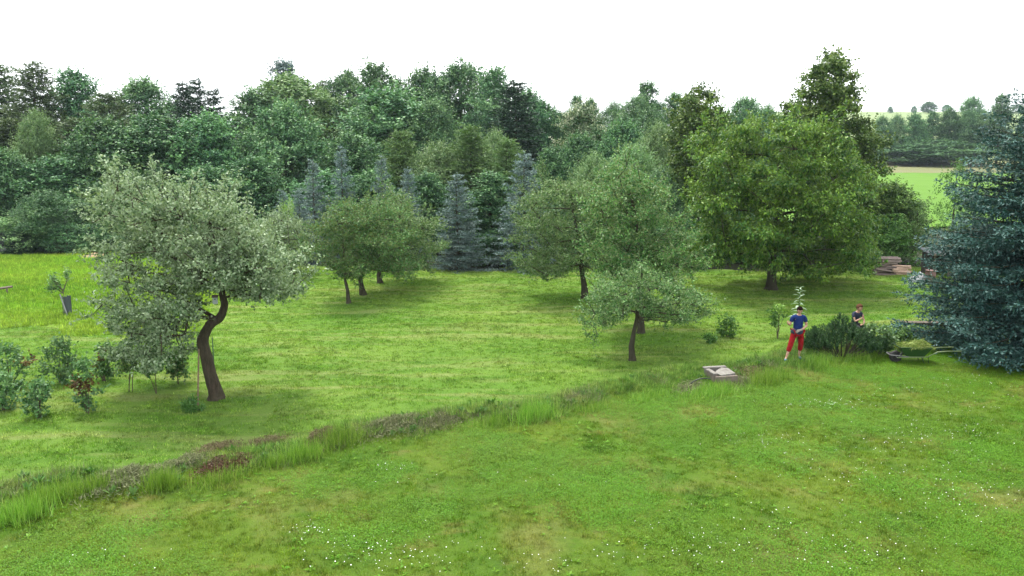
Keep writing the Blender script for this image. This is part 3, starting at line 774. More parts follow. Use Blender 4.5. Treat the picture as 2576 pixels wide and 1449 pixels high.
# ------------------------------------------------------------------ orchard and garden trees
ORCH = 'orchard trees on the lawn'
def px_path(lst, Y, base): return [tuple(at(x, y, Y + d) - base) for x, y, d in lst]
def orchard(name, label, base_px, poly, n, r0, r1, depth, mat, dens, lpt, L, W, tw, trunk, tr, seed, extra=(), shoots=(), bark=K_dark, gnarl=False, **kw):
    rng = np.random.default_rng(seed)
    base = hit(*base_px); Y = base.y
    lob = poly_lobes(rng, poly, n, r0, r1, Y, base, depth)
    for pl, nn in extra: lob += poly_lobes(rng, pl, nn, r0, r1, Y, base, depth * 0.8)
    tp = [(0, 0, -0.1)] + px_path(trunk, Y, base)
    mb = MB()
    if gnarl:
        fine = []
        for i in range((len(tp) - 1) * 4 + 1):
            f = i / 4; j = min(int(f), len(tp) - 2); t = f - j
            P0, P1, P2, P3 = (Vector(tp[max(j - 1, 0)]), Vector(tp[j]), Vector(tp[j + 1]), Vector(tp[min(j + 2, len(tp) - 1)]))
            fine.append(0.5 * ((2 * P1) + (P2 - P0) * t + (2 * P0 - 5 * P1 + 4 * P2 - P3) * t * t + (3 * P1 - P0 - 3 * P2 + P3) * t ** 3))
        n0 = len(mb.v); mf = len(fine)
        mb.tube(fine, [tr * (1.0 - 0.72 * i / (mf - 1)) * (1.35 - 0.35 * min(1, i / 3)) for i in range(mf)], 18, False)
        for vi in range(n0, len(mb.v)):
            ring, sd_ = divmod(vi - n0, 18); c_ = fine[ring]; v_ = Vector(mb.v[vi])
            w_ = 1 + 0.10 * math.sin(sd_ * 1.05 + ring * 0.25) + 0.07 * math.sin(sd_ * 2.1 - ring * 0.6 + 1) + 0.10 * math.sin(ring * 0.9 + sd_ * 0.35) + rng.normal(0, 0.025)
            mb.v[vi] = tuple(c_ + (v_ - c_) * w_)
    m = len(tp)
    if not gnarl: mb.tube(tp, [tr * (1.25 if i == 0 else 1.0 - 0.72 * i / (m - 1)) * rng.uniform(0.9, 1.1) for i in range(m)], 11, False)
    mb.tube([(0, 0, -0.1), (0, 0, 0.02), (0.01, 0, 0.16)], [tr * 1.7, tr * 1.3, tr * 0.98], 11, False)
    limbs(mb, rng, tp, lob, tr, 0.5)
    sh = [(tuple(at(a, b, Y + d) - base), tuple(at(c, e, Y + d2) - base)) for a, b, d, c, e, d2 in shoots]
    sh += auto_shoots(rng, lob, int(len(lob) * 0.6), upw=0.2 if 'cherry' in name else 0.75)
    for a, b in sh:
        near = min(lob, key=lambda l_: (Vector(l_[:3]) - Vector(a)).length)
        mb.tube([near[:3], a, b], [0.018, 0.012, 0.004], 4, False)
    q, t = foliage(rng, lob, dens, lpt, L, W, tw, shoots=sh, **kw)
    return tree(name, label, base, mb.mesh(name + '_trunk', bark, True), quad_mesh(name + '_crown', q, t, mat), ORCH)

apple_poly = [(300, 425), (370, 450), (480, 455), (560, 470), (600, 520), (650, 545), (700, 600), (735, 650), (770, 730), (740, 790), (650, 790), (600, 770), (570, 725), (530, 715), (508, 770), (500, 850), (490, 900), (440, 950), (380, 930), (320, 950), (300, 870), (330, 830), (290, 820), (240, 810), (225, 760), (260, 700), (235, 640), (240, 580), (205, 520), (250, 465)]
orchard('apple_tree', 'old apple tree with a crooked leaning trunk and silvery grey leaves, left of the lawn', (543, 1004), apple_poly, 80, 26, 56, 2.2, L_apple, 33, 11, 0.095, 0.058, 0.36,
        [(536, 965, 0), (522, 915, 0), (512, 860, 0), (519, 832, 0), (536, 812, 0), (555, 795, 0.05), (563, 772, 0.05), (560, 745, 0.1), (552, 690, 0.2), (540, 620, 0.2), (520, 540, 0)], 0.185, 3,
        extra=[([(430, 640), (650, 640), (640, 765), (590, 770), (560, 735), (500, 760), (440, 740)], 14), ([(240, 700), (500, 670), (508, 850), (490, 900), (440, 952), (320, 948), (240, 810)], 22), ([(250, 520), (560, 490), (700, 620), (560, 715), (270, 700)], 24), ([(570, 560), (650, 550), (735, 650), (775, 735), (742, 795), (650, 795), (600, 770), (575, 720), (530, 700), (520, 620)], 26)], shoots=[(300, 450, -0.3, 290, 415, -0.3), (345, 470, 0, 330, 425, 0), (250, 520, 0, 192, 482, 0.1), (235, 560, -0.4, 200, 540, -0.5), (540, 490, 0.2, 578, 432, 0.2), (480, 470, -0.5, 494, 435, -0.5), (620, 545, 0, 622, 500, 0), (690, 600, 0.3, 705, 560, 0.3), (410, 470, 0.4, 408, 438, 0.4), (740, 700, 0, 775, 690, 0), (235, 790, -0.5, 205, 800, -0.5), (300, 480, 0.5, 268, 440, 0.5)],
        bark=K_apple, gnarl=True, flip=0.2)
orchard('plum_tree', 'slim plum tree forking low, front of three trunks left of centre', (877, 763), [(770, 560), (800, 530), (860, 505), (930, 530), (960, 600), (955, 700), (900, 715), (840, 712), (785, 700), (762, 620)], 34, 24, 42, 1.6, L_plum, 28, 10, 0.11, 0.058, 0.42,
        [(874, 730, 0), (868, 705, 0), (866, 670, 0), (862, 600, 0), (860, 540, 0)], 0.10, 5)
orchard('plum_tree', 'plum tree with a leaning thicker trunk, middle of three trunks left of centre', (914, 742), [(840, 500), (920, 480), (1000, 515), (1040, 600), (1035, 700), (1000, 722), (960, 702), (900, 705), (860, 600)], 36, 24, 44, 1.9, L_plum, 28, 10, 0.11, 0.058, 0.42,
        [(908, 715, 0), (904, 690, 0), (906, 660, 0), (920, 590, 0), (930, 520, 0)], 0.15, 6)
orchard('apple_tree', 'pale round apple tree, rearmost of three trunks left of centre', (956, 713), [(900, 490), (960, 465), (1040, 495), (1100, 555), (1132, 620), (1118, 672), (1040, 695), (970, 690), (930, 600)], 36, 24, 46, 2.2, L_apple2, 25, 10, 0.115, 0.062, 0.44,
        [(953, 690, 0), (955, 660, 0), (975, 620, 0), (1000, 560, 0), (1010, 510, 0)], 0.15, 7, flip=0.25)
orchard('apple_tree', 'dull reddish green apple tree half hidden behind the crooked apple', (735, 690), [(645, 570), (690, 530), (750, 540), (790, 590), (795, 650), (770, 690), (700, 690), (650, 650)], 30, 22, 40, 1.8, L_apple, 17, 10, 0.115, 0.062, 0.42,
        [(733, 660, 0), (728, 620, 0), (722, 560, 0)], 0.13, 8, flip=0.2)
orchard('pear_tree', 'broad pear tree with forked trunk left of the small front pear', (1470, 752), [(1300, 500), (1350, 460), (1430, 440), (1500, 455), (1560, 500), (1585, 600), (1570, 700), (1500, 715), (1440, 705), (1390, 735), (1325, 725), (1293, 690), (1278, 600)], 60, 26, 52, 2.4, L_apple2, 31, 10, 0.10, 0.055, 0.4,
        [(1470, 725, 0), (1466, 700, 0), (1460, 660, 0), (1452, 600, 0), (1440, 520, 0), (1435, 480, 0)], 0.17, 9, flip=0.22, bark=K_dark)
orchard('pear_tree', 'tall broad pear tree standing right behind the small front pear', (1612, 838), [(1475, 470), (1540, 380), (1600, 400), (1662, 452), (1708, 520), (1748, 585), (1776, 640), (1762, 705), (1690, 725), (1600, 725), (1520, 725), (1472, 690), (1458, 600)], 84, 24, 50, 2.3, L_pear, 34, 10, 0.095, 0.055, 0.38,
        [(1612, 800, 0), (1610, 750, 0), (1606, 660, 0), (1600, 560, 0), (1580, 450, 0)], 0.14, 10, flip=0.2, shoots=[(1480, 640, 0, 1460, 622, 0), (1560, 400, 0.2, 1552, 368, 0.2), (1660, 460, 0, 1672, 436, 0)])
orchard('pear_tree', 'small low pear tree with straight dark trunk in mid lawn', (1590, 907), [(1460, 785), (1478, 722), (1530, 688), (1600, 668), (1680, 682), (1742, 712), (1778, 760), (1770, 808), (1700, 850), (1650, 824), (1606, 802), (1560, 826), (1530, 858), (1472, 848)], 62, 20, 40, 1.6, L_apple2, 48, 10, 0.08, 0.046, 0.3,
        [(1588, 870, 0), (1594, 835, 0), (1602, 800, 0), (1602, 760, 0), (1600, 710, 0)], 0.105, 13, flip=0.2, shoots=[(1740, 780, 0, 1786, 784, 0), (1500, 840, 0, 1492, 866, 0)])
orchard('cherry_tree', 'big dense cherry tree with bright drooping leaves over a dark shadow', (1940, 728), [(1760, 330), (1830, 300), (1960, 283), (2060, 308), (2130, 370), (2180, 430), (2217, 520), (2212, 610), (2185, 680), (2100, 716), (2000, 700), (1900, 690), (1800, 702), (1740, 690), (1725, 600), (1718, 500), (1735, 400)], 120, 28, 56, 4.4, L_cherry, 24, 10, 0.18, 0.085, 0.5,
        [(1940, 700, 0), (1943, 660, 0), (1950, 600, 0), (1955, 500, 0), (1960, 380, 0)], 0.30, 12, droop=0.75, up=0.2, flat=0.8, shoots=[(2180, 440, 0, 2215, 425, 0), (1830, 310, 0, 1815, 285, 0), (2050, 315, 0.5, 2068, 288, 0.5)])

def tall(name, label, px, Y, poly, n, r0, r1, depth, mat, seed, dens=15, L=0.22, group='tall lindens behind the cherry'):
    rng = np.random.default_rng(seed); base = on_ground(px, Y)
    lob = poly_lobes(rng, poly, n, r0, r1, Y, base, depth)
    top = max(l_[2] for l_ in lob)
    tp = [(0, 0, -0.2), (0.05, 0, top * 0.3), (-0.05, 0.1, top * 0.6), (0, 0, top * 0.95)]
    mb = MB(); mb.tube(tp, [0.34, 0.27, 0.18, 0.03], 8, False); limbs(mb, rng, tp, lob, 0.2, 0.3)
    q, t = foliage(rng, lob, dens * 0.95, 10, L * 0.9, L * 0.68, 0.6, droop=0.3, gap=-0.15)
    return tree(name, label, base, mb.mesh(name + '_trunk', K_dark, True), quad_mesh(name + '_crown', q, t, mat), group)
tall('linden_tree', 'tall egg shaped linden rising above the cherry tree into the white sky', 2085, 52, [(2060, 138), (2095, 120), (2135, 150), (2162, 215), (2175, 275), (2215, 330), (2243, 390), (2235, 450), (2190, 540), (1990, 540), (1962, 400), (1955, 290), (1985, 255), (2015, 215), (2030, 160)], 120, 18, 36, 2.6, L_linden, 31)
tall('linden_tree', 'shorter olive green linden just left of the cherry crown', 1750, 54, [(1700, 262), (1745, 200), (1800, 240), (1832, 290), (1835, 470), (1780, 560), (1690, 540), (1672, 420), (1678, 330)], 90, 18, 34, 2.2, L_linden, 32)

# near blue spruce
rngs = np.random.default_rng(41)
spb = hit(2632, 888)
tm, cm = conifer(rngs, 8.4, 4.7, 28, 13, 0.2, L_blue_near, 13, 0.13, 0.05, prof=0.52, droop=0.38, lift=0.26, second=2, sub=0.42, ragged=0.25, bare=0.02, trunk_r=0.17, hang=True)
tree('blue_spruce', 'huge dark teal blue spruce filling the right edge', spb, tm, cm, None)
# pale shoots of a young pine standing in the spruce's left flank
p2 = on_ground(2452, 28.5)
tm2, cm2 = conifer(np.random.default_rng(43), (at(2452, 462, 28.5).z - p2.z), 1.3, 15, 6, 0.2, L_shoot, 70, 0.12, 0.016, prof=0.8, droop=-0.15, lift=0.3, second=0, angle0=0.25)
tree('young_pine', 'pale green young pine poking out of the big spruce', p2, tm2, cm2, None)

# ------------------------------------------------------------------ forest: shared crowns, each tree its own object
def dome_lobes(rng, Ht, W, n, z0=0.12, rr=(0.13, 0.21), top=0.75):
    out = []
    for i in range(n):
        t = (i + rng.random()) / n
        e = W / 2 * (math.sin(math.pi * min(1, 0.12 + 0.88 * t ** top)) ** 0.55)
        az = rng.uniform(0, 6.283); r = W * rng.uniform(*rr) * (1.0 if t < 0.8 else 0.75)
        d = max(0.0, e - r) * math.sqrt(rng.uniform(0.3, 1)); z = Ht * z0 + (Ht * (1 - z0)) * t
        z = min(z, Ht - r * 0.75)
        out.append((math.cos(az) * d, math.sin(az) * d, z, r, r, r * 0.8))
    return out
PROTO = {}
def proto(key, Ht, W, n, dens, lpt, L, Wl, tw, seed, **kw):
    rng = np.random.default_rng(seed)
    dk = {k: kw.pop(k) for k in ('z0', 'rr', 'top') if k in kw}
    lob = dome_lobes(rng, Ht, W, n, **dk)
    mb = MB(); tp = [(0, 0, -0.6), (0.1, 0, Ht * 0.3), (-0.1, 0.1, Ht * 0.6), (0, 0, Ht * 0.9)]
    mb.tube(tp, [Ht * 0.02, Ht * 0.016, Ht * 0.01, 0.03], 7, False); limbs(mb, rng, tp, lob[::2], Ht * 0.012, 0.2, 4, twigs=0)
    q, t = foliage(rng, lob, dens, lpt, L, Wl, tw, shoots=auto_shoots(rng, lob, int(len(lob) * 0.35), 0.4, 0.8), **kw)
    PROTO[key] = (mb.mesh(key + '_trunk', K_dark, True), quad_mesh(key + '_crown', q, t, L_mid), Ht, W)
proto('dome_a', 14, 11, 62, 4.5, 10, 0.27, 0.19, 1.0, 51)
proto('dome_b', 13, 10, 54, 5.1, 10, 0.26, 0.18, 1.0, 52, rr=(0.12, 0.24))
proto('dome_c', 14, 9, 60, 5.6, 10, 0.25, 0.18, 0.95, 53, rr=(0.12, 0.19))
proto('dome_d', 12, 12, 70, 4.5, 10, 0.27, 0.19, 1.0, 54, rr=(0.10, 0.18))
proto('soft', 11, 9, 70, 5.6, 10, 0.26, 0.085, 1.1, 55, droop=0.5, rr=(0.12, 0.2), gap=-0.6)
proto('tall', 14, 6.5, 56, 6.0, 10, 0.24, 0.17, 0.9, 56, rr=(0.15, 0.24), top=0.6)
proto('shrub', 4, 4.6, 36, 8.0, 10, 0.16, 0.10, 0.5, 57, z0=0.02, rr=(0.14, 0.22), top=0.9)
proto('twiggy', 5, 4.4, 30, 7.2, 10, 0.15, 0.06, 0.55, 58, z0=0.05, rr=(0.12, 0.22), gap=-0.1)
def cproto(key, Ht, W, whorls, per, gap, nd, nL, nW, seed, **kw):
    t, c = conifer(np.random.default_rng(seed), Ht, W / 2, whorls, per, gap, L_spruce, nd, nL, nW, **kw)
    PROTO[key] = (t, c, Ht, W)
cproto('spruce_a', 15, 5.6, 34, 9, 0.4, 20, 0.30, 0.10, 61, prof=0.68, droop=0.35, lift=0.2)
cproto('spruce_b', 15, 5.0, 36, 8, 0.4, 20, 0.30, 0.10, 62, prof=0.72, droop=0.45, lift=0.25, ragged=0.35)
cproto('larch', 14, 6.0, 46, 8, 0.4, 20, 0.27, 0.08, 63, prof=0.6, droop=0.15, lift=0.1, ragged=0.4, sub=0.4)
cproto('larch_b', 13, 6.4, 48, 8, 0.4, 20, 0.27, 0.08, 64, prof=0.55, droop=0.1, lift=0.25, ragged=0.45, sub=0.4)
cproto('blue_a', 6, 3.6, 22, 8, 0.2, 26, 0.14, 0.042, 65, prof=0.8, droop=0.25, lift=0.22, second=1, bare=0.02)
cproto('blue_b', 6, 3.2, 20, 7, 0.2, 26, 0.14, 0.042, 66, prof=0.9, droop=0.2, lift=0.3, second=1, ragged=0.3, bare=0.02)

FORW = 'trees of the wood behind the lawn'
rf = random.Random(5)
def plant(kind, px, top, w, Y, name, label, mat, group=FORW, cat='tree', ground_px=None, rz=None):
    tmz, cmz, Ht, W = PROTO[kind]
    g = on_ground(px, Y)
    if ground_px is not None: g = hit(px, ground_px); Y = g.y
    if group == FORW: w *= 1.18
    p = at(px, top, Y); hgt_ = max(0.5, p.z - g.z); wid = w * mpp(p)
    o = tree(name, label, g, tmz, cmz, group, cat, rf.uniform(0, 6.28) if rz is None else rz, (wid / W, wid / W, hgt_ / Ht))
    c = o.children[-1] if o.children[-1].name.startswith('crown') else o.children[0]
    for ch in o.children:
        if ch.name.startswith('crown'):
            ch.material_slots[0].link = 'OBJECT'; ch.material_slots[0].material = mat
    return o
P = plant
# far left
P('larch_b', 22, 163, 190, 84, 'larch_tree', 'hazy larch at the top left corner of the wood', L_olive)
P('larch', 113, 160, 190, 80, 'larch_tree', 'pointed larch second from the left edge on the skyline', L_olive)
P('dome_c', 212, 184, 210, 84, 'broadleaf_tree', 'green broadleaf tree between the left larch and the brownish larch', L_dark)
P('larch_b', 292, 235, 190, 73, 'larch_tree', 'brownish green larch right of the left skyline broadleaf', L_olive)
P('larch', 200, 300, 170, 70, 'larch_tree', 'lower brownish larch among the left trees', L_olive)
P('larch', 40, 300, 190, 70, 'larch_tree', 'dark larch at the left edge below the skyline larches', L_olive)
P('dome_b', 385, 213, 205, 88, 'broadleaf_tree', 'round topped bright broadleaf left of the dark spruce pair', L_mid)
P('spruce_a', 478, 210, 115, 80, 'spruce_tree', 'left of the two dark spruces touching on the skyline', L_spruce)
P('spruce_b', 510, 203, 105, 84, 'spruce_tree', 'right of the two dark spruces touching on the skyline', L_spruce)
P('spruce_b', 551, 230, 110, 78, 'spruce_tree', 'small dark spruce right of the touching spruce pair', L_spruce)
P('soft', 110, 285, 125, 68, 'ash_tree', 'pale ash tree low on the far left of the wood', L_pale)
P('dome_d', 265, 312, 260, 66, 'broadleaf_tree', 'left part of the broad dark canopy behind the old apple', L_dark)
P('dome_a', 405, 298, 300, 67, 'broadleaf_tree', 'big dark green canopy right above the old apple tree', L_dark)
P('dome_b', 535, 303, 230, 66, 'broadleaf_tree', 'dark broadleaf right of the big canopy above the apple', L_dark)
P('dome_c', 140, 400, 230, 62, 'broadleaf_tree', 'dark green broadleaf at the left below the pale ash', L_dark)
P('dome_b', 20, 390, 170, 62, 'broadleaf_tree', 'bluish broadleaf cut by the left edge', L_mid)
P('soft', 115, 482, 165, 56, 'hazel_bush', 'bright green hazel at the meadow edge on the left', L_dark, cat='bush')
P('shrub', 28, 545, 140, 55, 'meadow_edge_bush', 'pale bush at the left edge behind the meadow', L_pale, cat='bush')
P('spruce_a', 45, 575, 90, 54.5, 'young_spruce', 'small dark spruce at the left meadow edge', L_spruce)
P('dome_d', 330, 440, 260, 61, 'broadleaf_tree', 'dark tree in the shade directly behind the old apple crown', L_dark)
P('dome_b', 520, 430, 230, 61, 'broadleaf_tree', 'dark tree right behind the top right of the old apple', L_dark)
# centre
P('tall', 727, 158, 120, 108, 'pine_tree', 'blue green pine top peeping over the pale dome, left of centre', L_blue)
P('dome_a', 742, 200, 290, 93, 'broadleaf_tree', 'pale wide dome of a broadleaf left of centre on the skyline', L_pale)
P('dome_c', 648, 232, 200, 90, 'broadleaf_tree', 'green shoulder of the wood left of the pale dome', L_mid)
P('larch', 822, 205, 110, 104, 'larch_tree', 'dark conifer tops right of the pale skyline dome', L_olive)
P('dome_b', 885, 195, 170, 97, 'broadleaf_tree', 'dark broadleaf left of the central skyline crowns', L_dark)
P('dome_c', 955, 168, 210, 90, 'broadleaf_tree', 'tall twin topped broadleaf at the centre of the skyline', L_mid)
P('dome_b', 1075, 188, 170, 98, 'broadleaf_tree', 'broadleaf in the dip between the two central skyline crowns', L_dark)
P('dome_a', 1165, 170, 230, 92, 'broadleaf_tree', 'high rounded broadleaf right of centre on the skyline', L_mid)
P('dome_c', 1245, 178, 160, 86, 'broadleaf_tree', 'broadleaf just left of the black spruce', L_mid)
P('spruce_a', 1292, 208, 180, 76, 'spruce_tree', 'black green spruce standing alone right of the centre crowns', L_spruce)
P('dome_b', 1330, 240, 130, 86, 'broadleaf_tree', 'broadleaf peeping out right of the black spruce', L_dark)
P('dome_d', 725, 272, 255, 69, 'maple_tree', 'light green maple in the second row left of centre', L_mid)
P('dome_a', 985, 232, 330, 76, 'oak_tree', 'massive oak below the central skyline crowns', L_mid)
P('dome_b', 1090, 268, 170, 73, 'oak_tree', 'right shoulder of the massive central oak', L_mid)
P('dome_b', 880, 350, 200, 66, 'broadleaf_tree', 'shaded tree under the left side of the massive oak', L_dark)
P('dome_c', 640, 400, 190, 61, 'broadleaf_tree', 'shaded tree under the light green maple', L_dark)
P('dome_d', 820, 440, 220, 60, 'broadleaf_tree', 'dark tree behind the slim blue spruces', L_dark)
P('larch_b', 1012, 330, 140, 62, 'larch_tree', 'feathery larch in front of the massive oak', L_larch)
P('soft', 1105, 365, 190, 61, 'willow_tree', 'pale willow between the two feathery larches', L_pale)
P('larch', 1182, 318, 170, 60, 'larch_tree', 'tallest feathery larch right of the pale willow', L_larch)
P('soft', 1245, 335, 130, 66, 'willow_tree', 'pale yellow green willow behind the tallest larch', L_pale)
P('larch_b', 1275, 350, 140, 59, 'larch_tree', 'thin larch below the black spruce', L_larch)
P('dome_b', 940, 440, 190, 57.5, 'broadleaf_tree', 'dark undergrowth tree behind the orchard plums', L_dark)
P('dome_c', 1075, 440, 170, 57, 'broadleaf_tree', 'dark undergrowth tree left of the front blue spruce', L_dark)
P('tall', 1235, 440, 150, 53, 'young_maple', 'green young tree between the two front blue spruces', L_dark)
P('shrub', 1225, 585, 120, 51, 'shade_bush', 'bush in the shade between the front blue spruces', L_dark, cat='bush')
BS = 'blue spruces at the edge of the wood'
P('blue_b', 712, 480, 100, 52.5, 'blue_spruce', 'small pale blue spruce, leftmost, above the half hidden apple', L_blue, BS)
P('blue_a', 750, 478, 120, 51.5, 'blue_spruce', 'small pale blue spruce second from the left', L_blue, BS)
P('blue_b', 790, 405, 135, 54, 'blue_spruce', 'blue spruce third from the left, behind the plums', L_blue, BS)
P('blue_b', 862, 372, 120, 56, 'blue_spruce', 'slender blue spruce fourth from the left with the highest tip', L_blue, BS)
P('blue_b', 962, 395, 120, 55, 'blue_spruce', 'blue spruce tip left of centre above the pale apple tree', L_blue, BS)
P('blue_a', 1027, 424, 110, 53.5, 'blue_spruce', 'blue spruce tip right above the pale apple tree', L_blue, BS)
P('blue_a', 1150, 438, 165, 48.6, 'blue_spruce', 'full grown blue spruce standing free at the back of the lawn', L_blue, BS)
P('blue_a', 1318, 386, 190, 49, 'blue_spruce', 'tallest front blue spruce half behind the broad pear tree', L_blue, BS)
P('twiggy', 720, 510, 100, 47, 'yellowish_bush', 'yellow green bush between crooked apple and plums', L_lime, 'bushes at the edge of the lawn', 'bush')
# right of centre
P('dome_b', 1362, 268, 140, 88, 'broadleaf_tree', 'green slope of the wood right of the black spruce', L_dark)
P('dome_d', 1410, 290, 150, 92, 'broadleaf_tree', 'low skyline trees left of the white flowering elder', L_dark)
P('dome_c', 1385, 380, 150, 60, 'broadleaf_tree', 'round green tree behind the broad pear crown', L_dark)
P('tall', 1448, 244, 66, 100, 'poplar_tree', 'left of two small crowns sticking up above the elder', L_mid)
P('tall', 1483, 253, 66, 101, 'poplar_tree', 'right of two small crowns sticking up above the elder', L_mid)
P('dome_b', 1466, 278, 165, 74, 'elder_tree', 'elder tree covered in creamy white bloom', L_white)
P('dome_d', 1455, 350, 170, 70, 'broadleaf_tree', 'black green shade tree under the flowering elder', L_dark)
P('soft', 1540, 262, 120, 88, 'willow_tree', 'willow left of the rounded grey willow', L_mid)
P('soft', 1597, 250, 170, 80, 'willow_tree', 'rounded grey green willow on the right part of the wood', L_mid)
P('tall', 1620, 212, 95, 97, 'oak_tree', 'open crowned oak top above the rounded willow', L_dark)
P('dome_c', 1690, 240, 130, 100, 'broadleaf_tree', 'broadleaf on the skyline left of the shorter linden', L_mid)
P('dome_d', 1560, 320, 190, 68, 'broadleaf_tree', 'dark thicket below the rounded willow', L_dark)
P('soft', 1650, 318, 150, 64, 'hazel_tree', 'bright hazel below the shorter linden on its left', L_pale)
P('soft', 1590, 372, 180, 57, 'willow_tree', 'soft green willow behind the gap above the front pear', L_pale)
P('soft', 1490, 392, 150, 55, 'willow_tree', 'yellow green willow behind the broad pear tree', L_pale)
P('soft', 1665, 430, 170, 53, 'hazel_tree', 'soft green hazel between front pear and cherry', L_mid)
P('dome_d', 1860, 256, 150, 118, 'broadleaf_tree', 'distant bushy trees on the skyline between the lindens', L_mid)
P('dome_b', 1920, 278, 120, 118, 'broadleaf_tree', 'distant low tree left of the tall linden', L_mid)
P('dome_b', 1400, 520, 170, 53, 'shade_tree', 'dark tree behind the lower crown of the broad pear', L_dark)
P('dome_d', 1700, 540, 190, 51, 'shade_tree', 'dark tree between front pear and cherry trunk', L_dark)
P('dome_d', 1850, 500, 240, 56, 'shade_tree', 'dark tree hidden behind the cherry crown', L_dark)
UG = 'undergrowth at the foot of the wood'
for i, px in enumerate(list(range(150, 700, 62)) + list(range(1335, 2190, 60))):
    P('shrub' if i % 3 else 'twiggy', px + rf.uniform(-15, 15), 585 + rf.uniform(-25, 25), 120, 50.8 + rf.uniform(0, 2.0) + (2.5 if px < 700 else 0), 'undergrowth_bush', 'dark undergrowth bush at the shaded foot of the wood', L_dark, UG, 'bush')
for i, (px, Y, kd) in enumerate(((-70, 60, 'dome_b'), (-160, 62, 'dome_a'), (-260, 60, 'dome_d'), (-380, 63, 'dome_c'), (-520, 61, 'dome_a'), (-120, 76, 'larch'), (-300, 78, 'dome_a'), (-460, 76, 'dome_d'))):
    P(kd, px, 330 if Y < 70 else 200, 230, Y, 'broadleaf_tree', 'tree of the wood continuing past the left edge', L_dark if i % 2 else L_mid, 'trees past the left edge')
# right side
P('dome_b', 2245, 470, 190, 53, 'hazel_tree', 'olive hazel right of the cherry tree', L_linden)
P('shrub', 2235, 545, 190, 51, 'garden_bush', 'green bush behind the wood pile', L_bush, 'bushes at the edge of the lawn', 'bush')
P('twiggy', 2310, 515, 120, 51, 'garden_bush', 'grey green bush right behind the wood pile', L_apple2, 'bushes at the edge of the lawn', 'bush')
P('shrub', 2165, 590, 110, 51, 'garden_bush', 'dark bush between cherry trunk and wood pile', L_dark, 'bushes at the edge of the lawn', 'bush')
P('twiggy', 2400, 412, 130, 62, 'hedge_bush', 'yellow green bush beside the spruce before the green field', L_bush, 'bushes at the edge of the lawn', 'bush')
ROW = 'row of trees beyond the green field'
for i, (px, top, w, Y, kd, mt, lab) in enumerate((
        (2205, 300, 75, 205, 'dome_b', L_mid, 'first tree of the far row, next to the linden'),
        (2240, 292, 80, 208, 'soft', L_mid, 'soft grey green second tree of the far row'),
        (2285, 290, 85, 204, 'dome_a', L_dark, 'third tree of the far row, dark and round'),
        (2330, 284, 80, 206, 'dome_c', L_dark, 'fourth tree of the far row under the hilltop trees'),
        (2372, 282, 85, 205, 'dome_b', L_dark, 'fifth tree of the far row, middle of the row'),
        (2415, 283, 80, 204, 'dome_a', L_mid, 'sixth tree of the far row, lighter green'),
        (2455, 290, 80, 203, 'dome_d', L_mid, 'seventh tree of the far row beside the blue spruce'),
        (2425, 252, 100, 232, 'dome_b', L_mid, 'taller grey green tree standing behind the far row'),
        (2496, 242, 78, 200, 'tall', L_dark, 'pointed dark tree at the right end of the far row'),
        (2562, 276, 70, 190, 'dome_c', L_dark, 'dark tree above the big spruce at the right edge'))):
    P(kd, px, top, w, Y, 'row_tree', lab, mt, ROW)
P('dome_d', 2330, 355, 330, 201, 'hedge', 'dark hedge filling the foot of the far row', L_dark, ROW, 'hedge')
HT = 'lone trees on the far hilltop'
for px, top, w, kd, lab in ((2222, 268, 20, 'dome_c', 'tiny lone tree on the horizon nearest the linden'), (2281, 267, 20, 'dome_c', 'tiny round tree on the horizon, second from the linden'),
                            (2316, 257, 50, 'dome_d', 'largest flat topped tree on the far hilltop'), (2362, 264, 30, 'dome_d', 'tiny wide tree on the horizon right of the largest one')):
    P(kd, px, top, w, 585, 'hilltop_tree', lab, L_dark, HT)
P('shrub', 2545, 264, 110, 585, 'horizon_hedge', 'thin dark hedge on the horizon at the right edge', L_dark, HT, 'hedge')
#PART3
# ------------------------------------------------------------------ shrubs and bank plants
def shrub(name, label, bx, by, w, h, mat, seed, L=0.09, W=0.07, dens=70, n=22, tw=0.2, group=None, cat='bush', top=0.75, accent=None, stems=7, z0=0.04, bottom=0.55, gap=-0.12, droop=0.15):
    rng = np.random.default_rng(seed); base = hit(bx, by); k = mpp(base); wm, hm = w * k, h * k
    lob = []
    for i in range(n):
        t = (i + rng.random()) / n; e = wm / 2 * (bottom + (1 - bottom) * math.sin(math.pi * min(1, t * 1.15)) if t < 0.6 else math.cos((t - 0.6) / 0.4 * 1.35) ** 0.8)
        r = min(wm, hm) * rng.uniform(0.13, 0.2); a = rng.uniform(0, 6.283); d = max(0, e - r) * math.sqrt(rng.random())
        lob.append((math.cos(a) * d, math.sin(a) * d, max(z0 * hm + r * 0.5, min(hm * (z0 + (1 - z0) * t), hm - r * 0.8)), r, r, r * 0.85))
    o = empty(name, base, 0, label, cat, group)
    for s in range(stems):
        c = lob[int(rng.integers(0, n))]; mb = MB()
        mb.tube(bez((rng.normal(0, 0.04), rng.normal(0, 0.04), -0.05), (c[0] * 0.3, c[1] * 0.3, c[2] * 0.7), c[:3], 5), [0.014, 0.012, 0.010, 0.007, 0.004], 5, False)
        mb.build('stem', K_twig, o)
    acc = lob[:0]
    if accent:
        m2, zone = accent
        acc = [l_ for l_ in lob if zone(l_[0] / wm, l_[2] / hm)]; lob = [l_ for l_ in lob if not zone(l_[0] / wm, l_[2] / hm)]
    if lob:
        q, t = foliage(rng, lob, dens * 0.6, 7, L, W, tw, gap=gap, flip=0.15, droop=droop)
        tag(mobj('crown', quad_mesh(name + '_crown', q, t, mat), None, o), kind='stuff')
    if acc:
        q, t = foliage(rng, acc, dens * 0.6, 7, L, W, tw, gap=gap)
        tag(mobj('withered_leaves', quad_mesh(name + '_withered', q, t, m2), None, o), kind='stuff')
    return o
CB = 'currant bushes at the left'
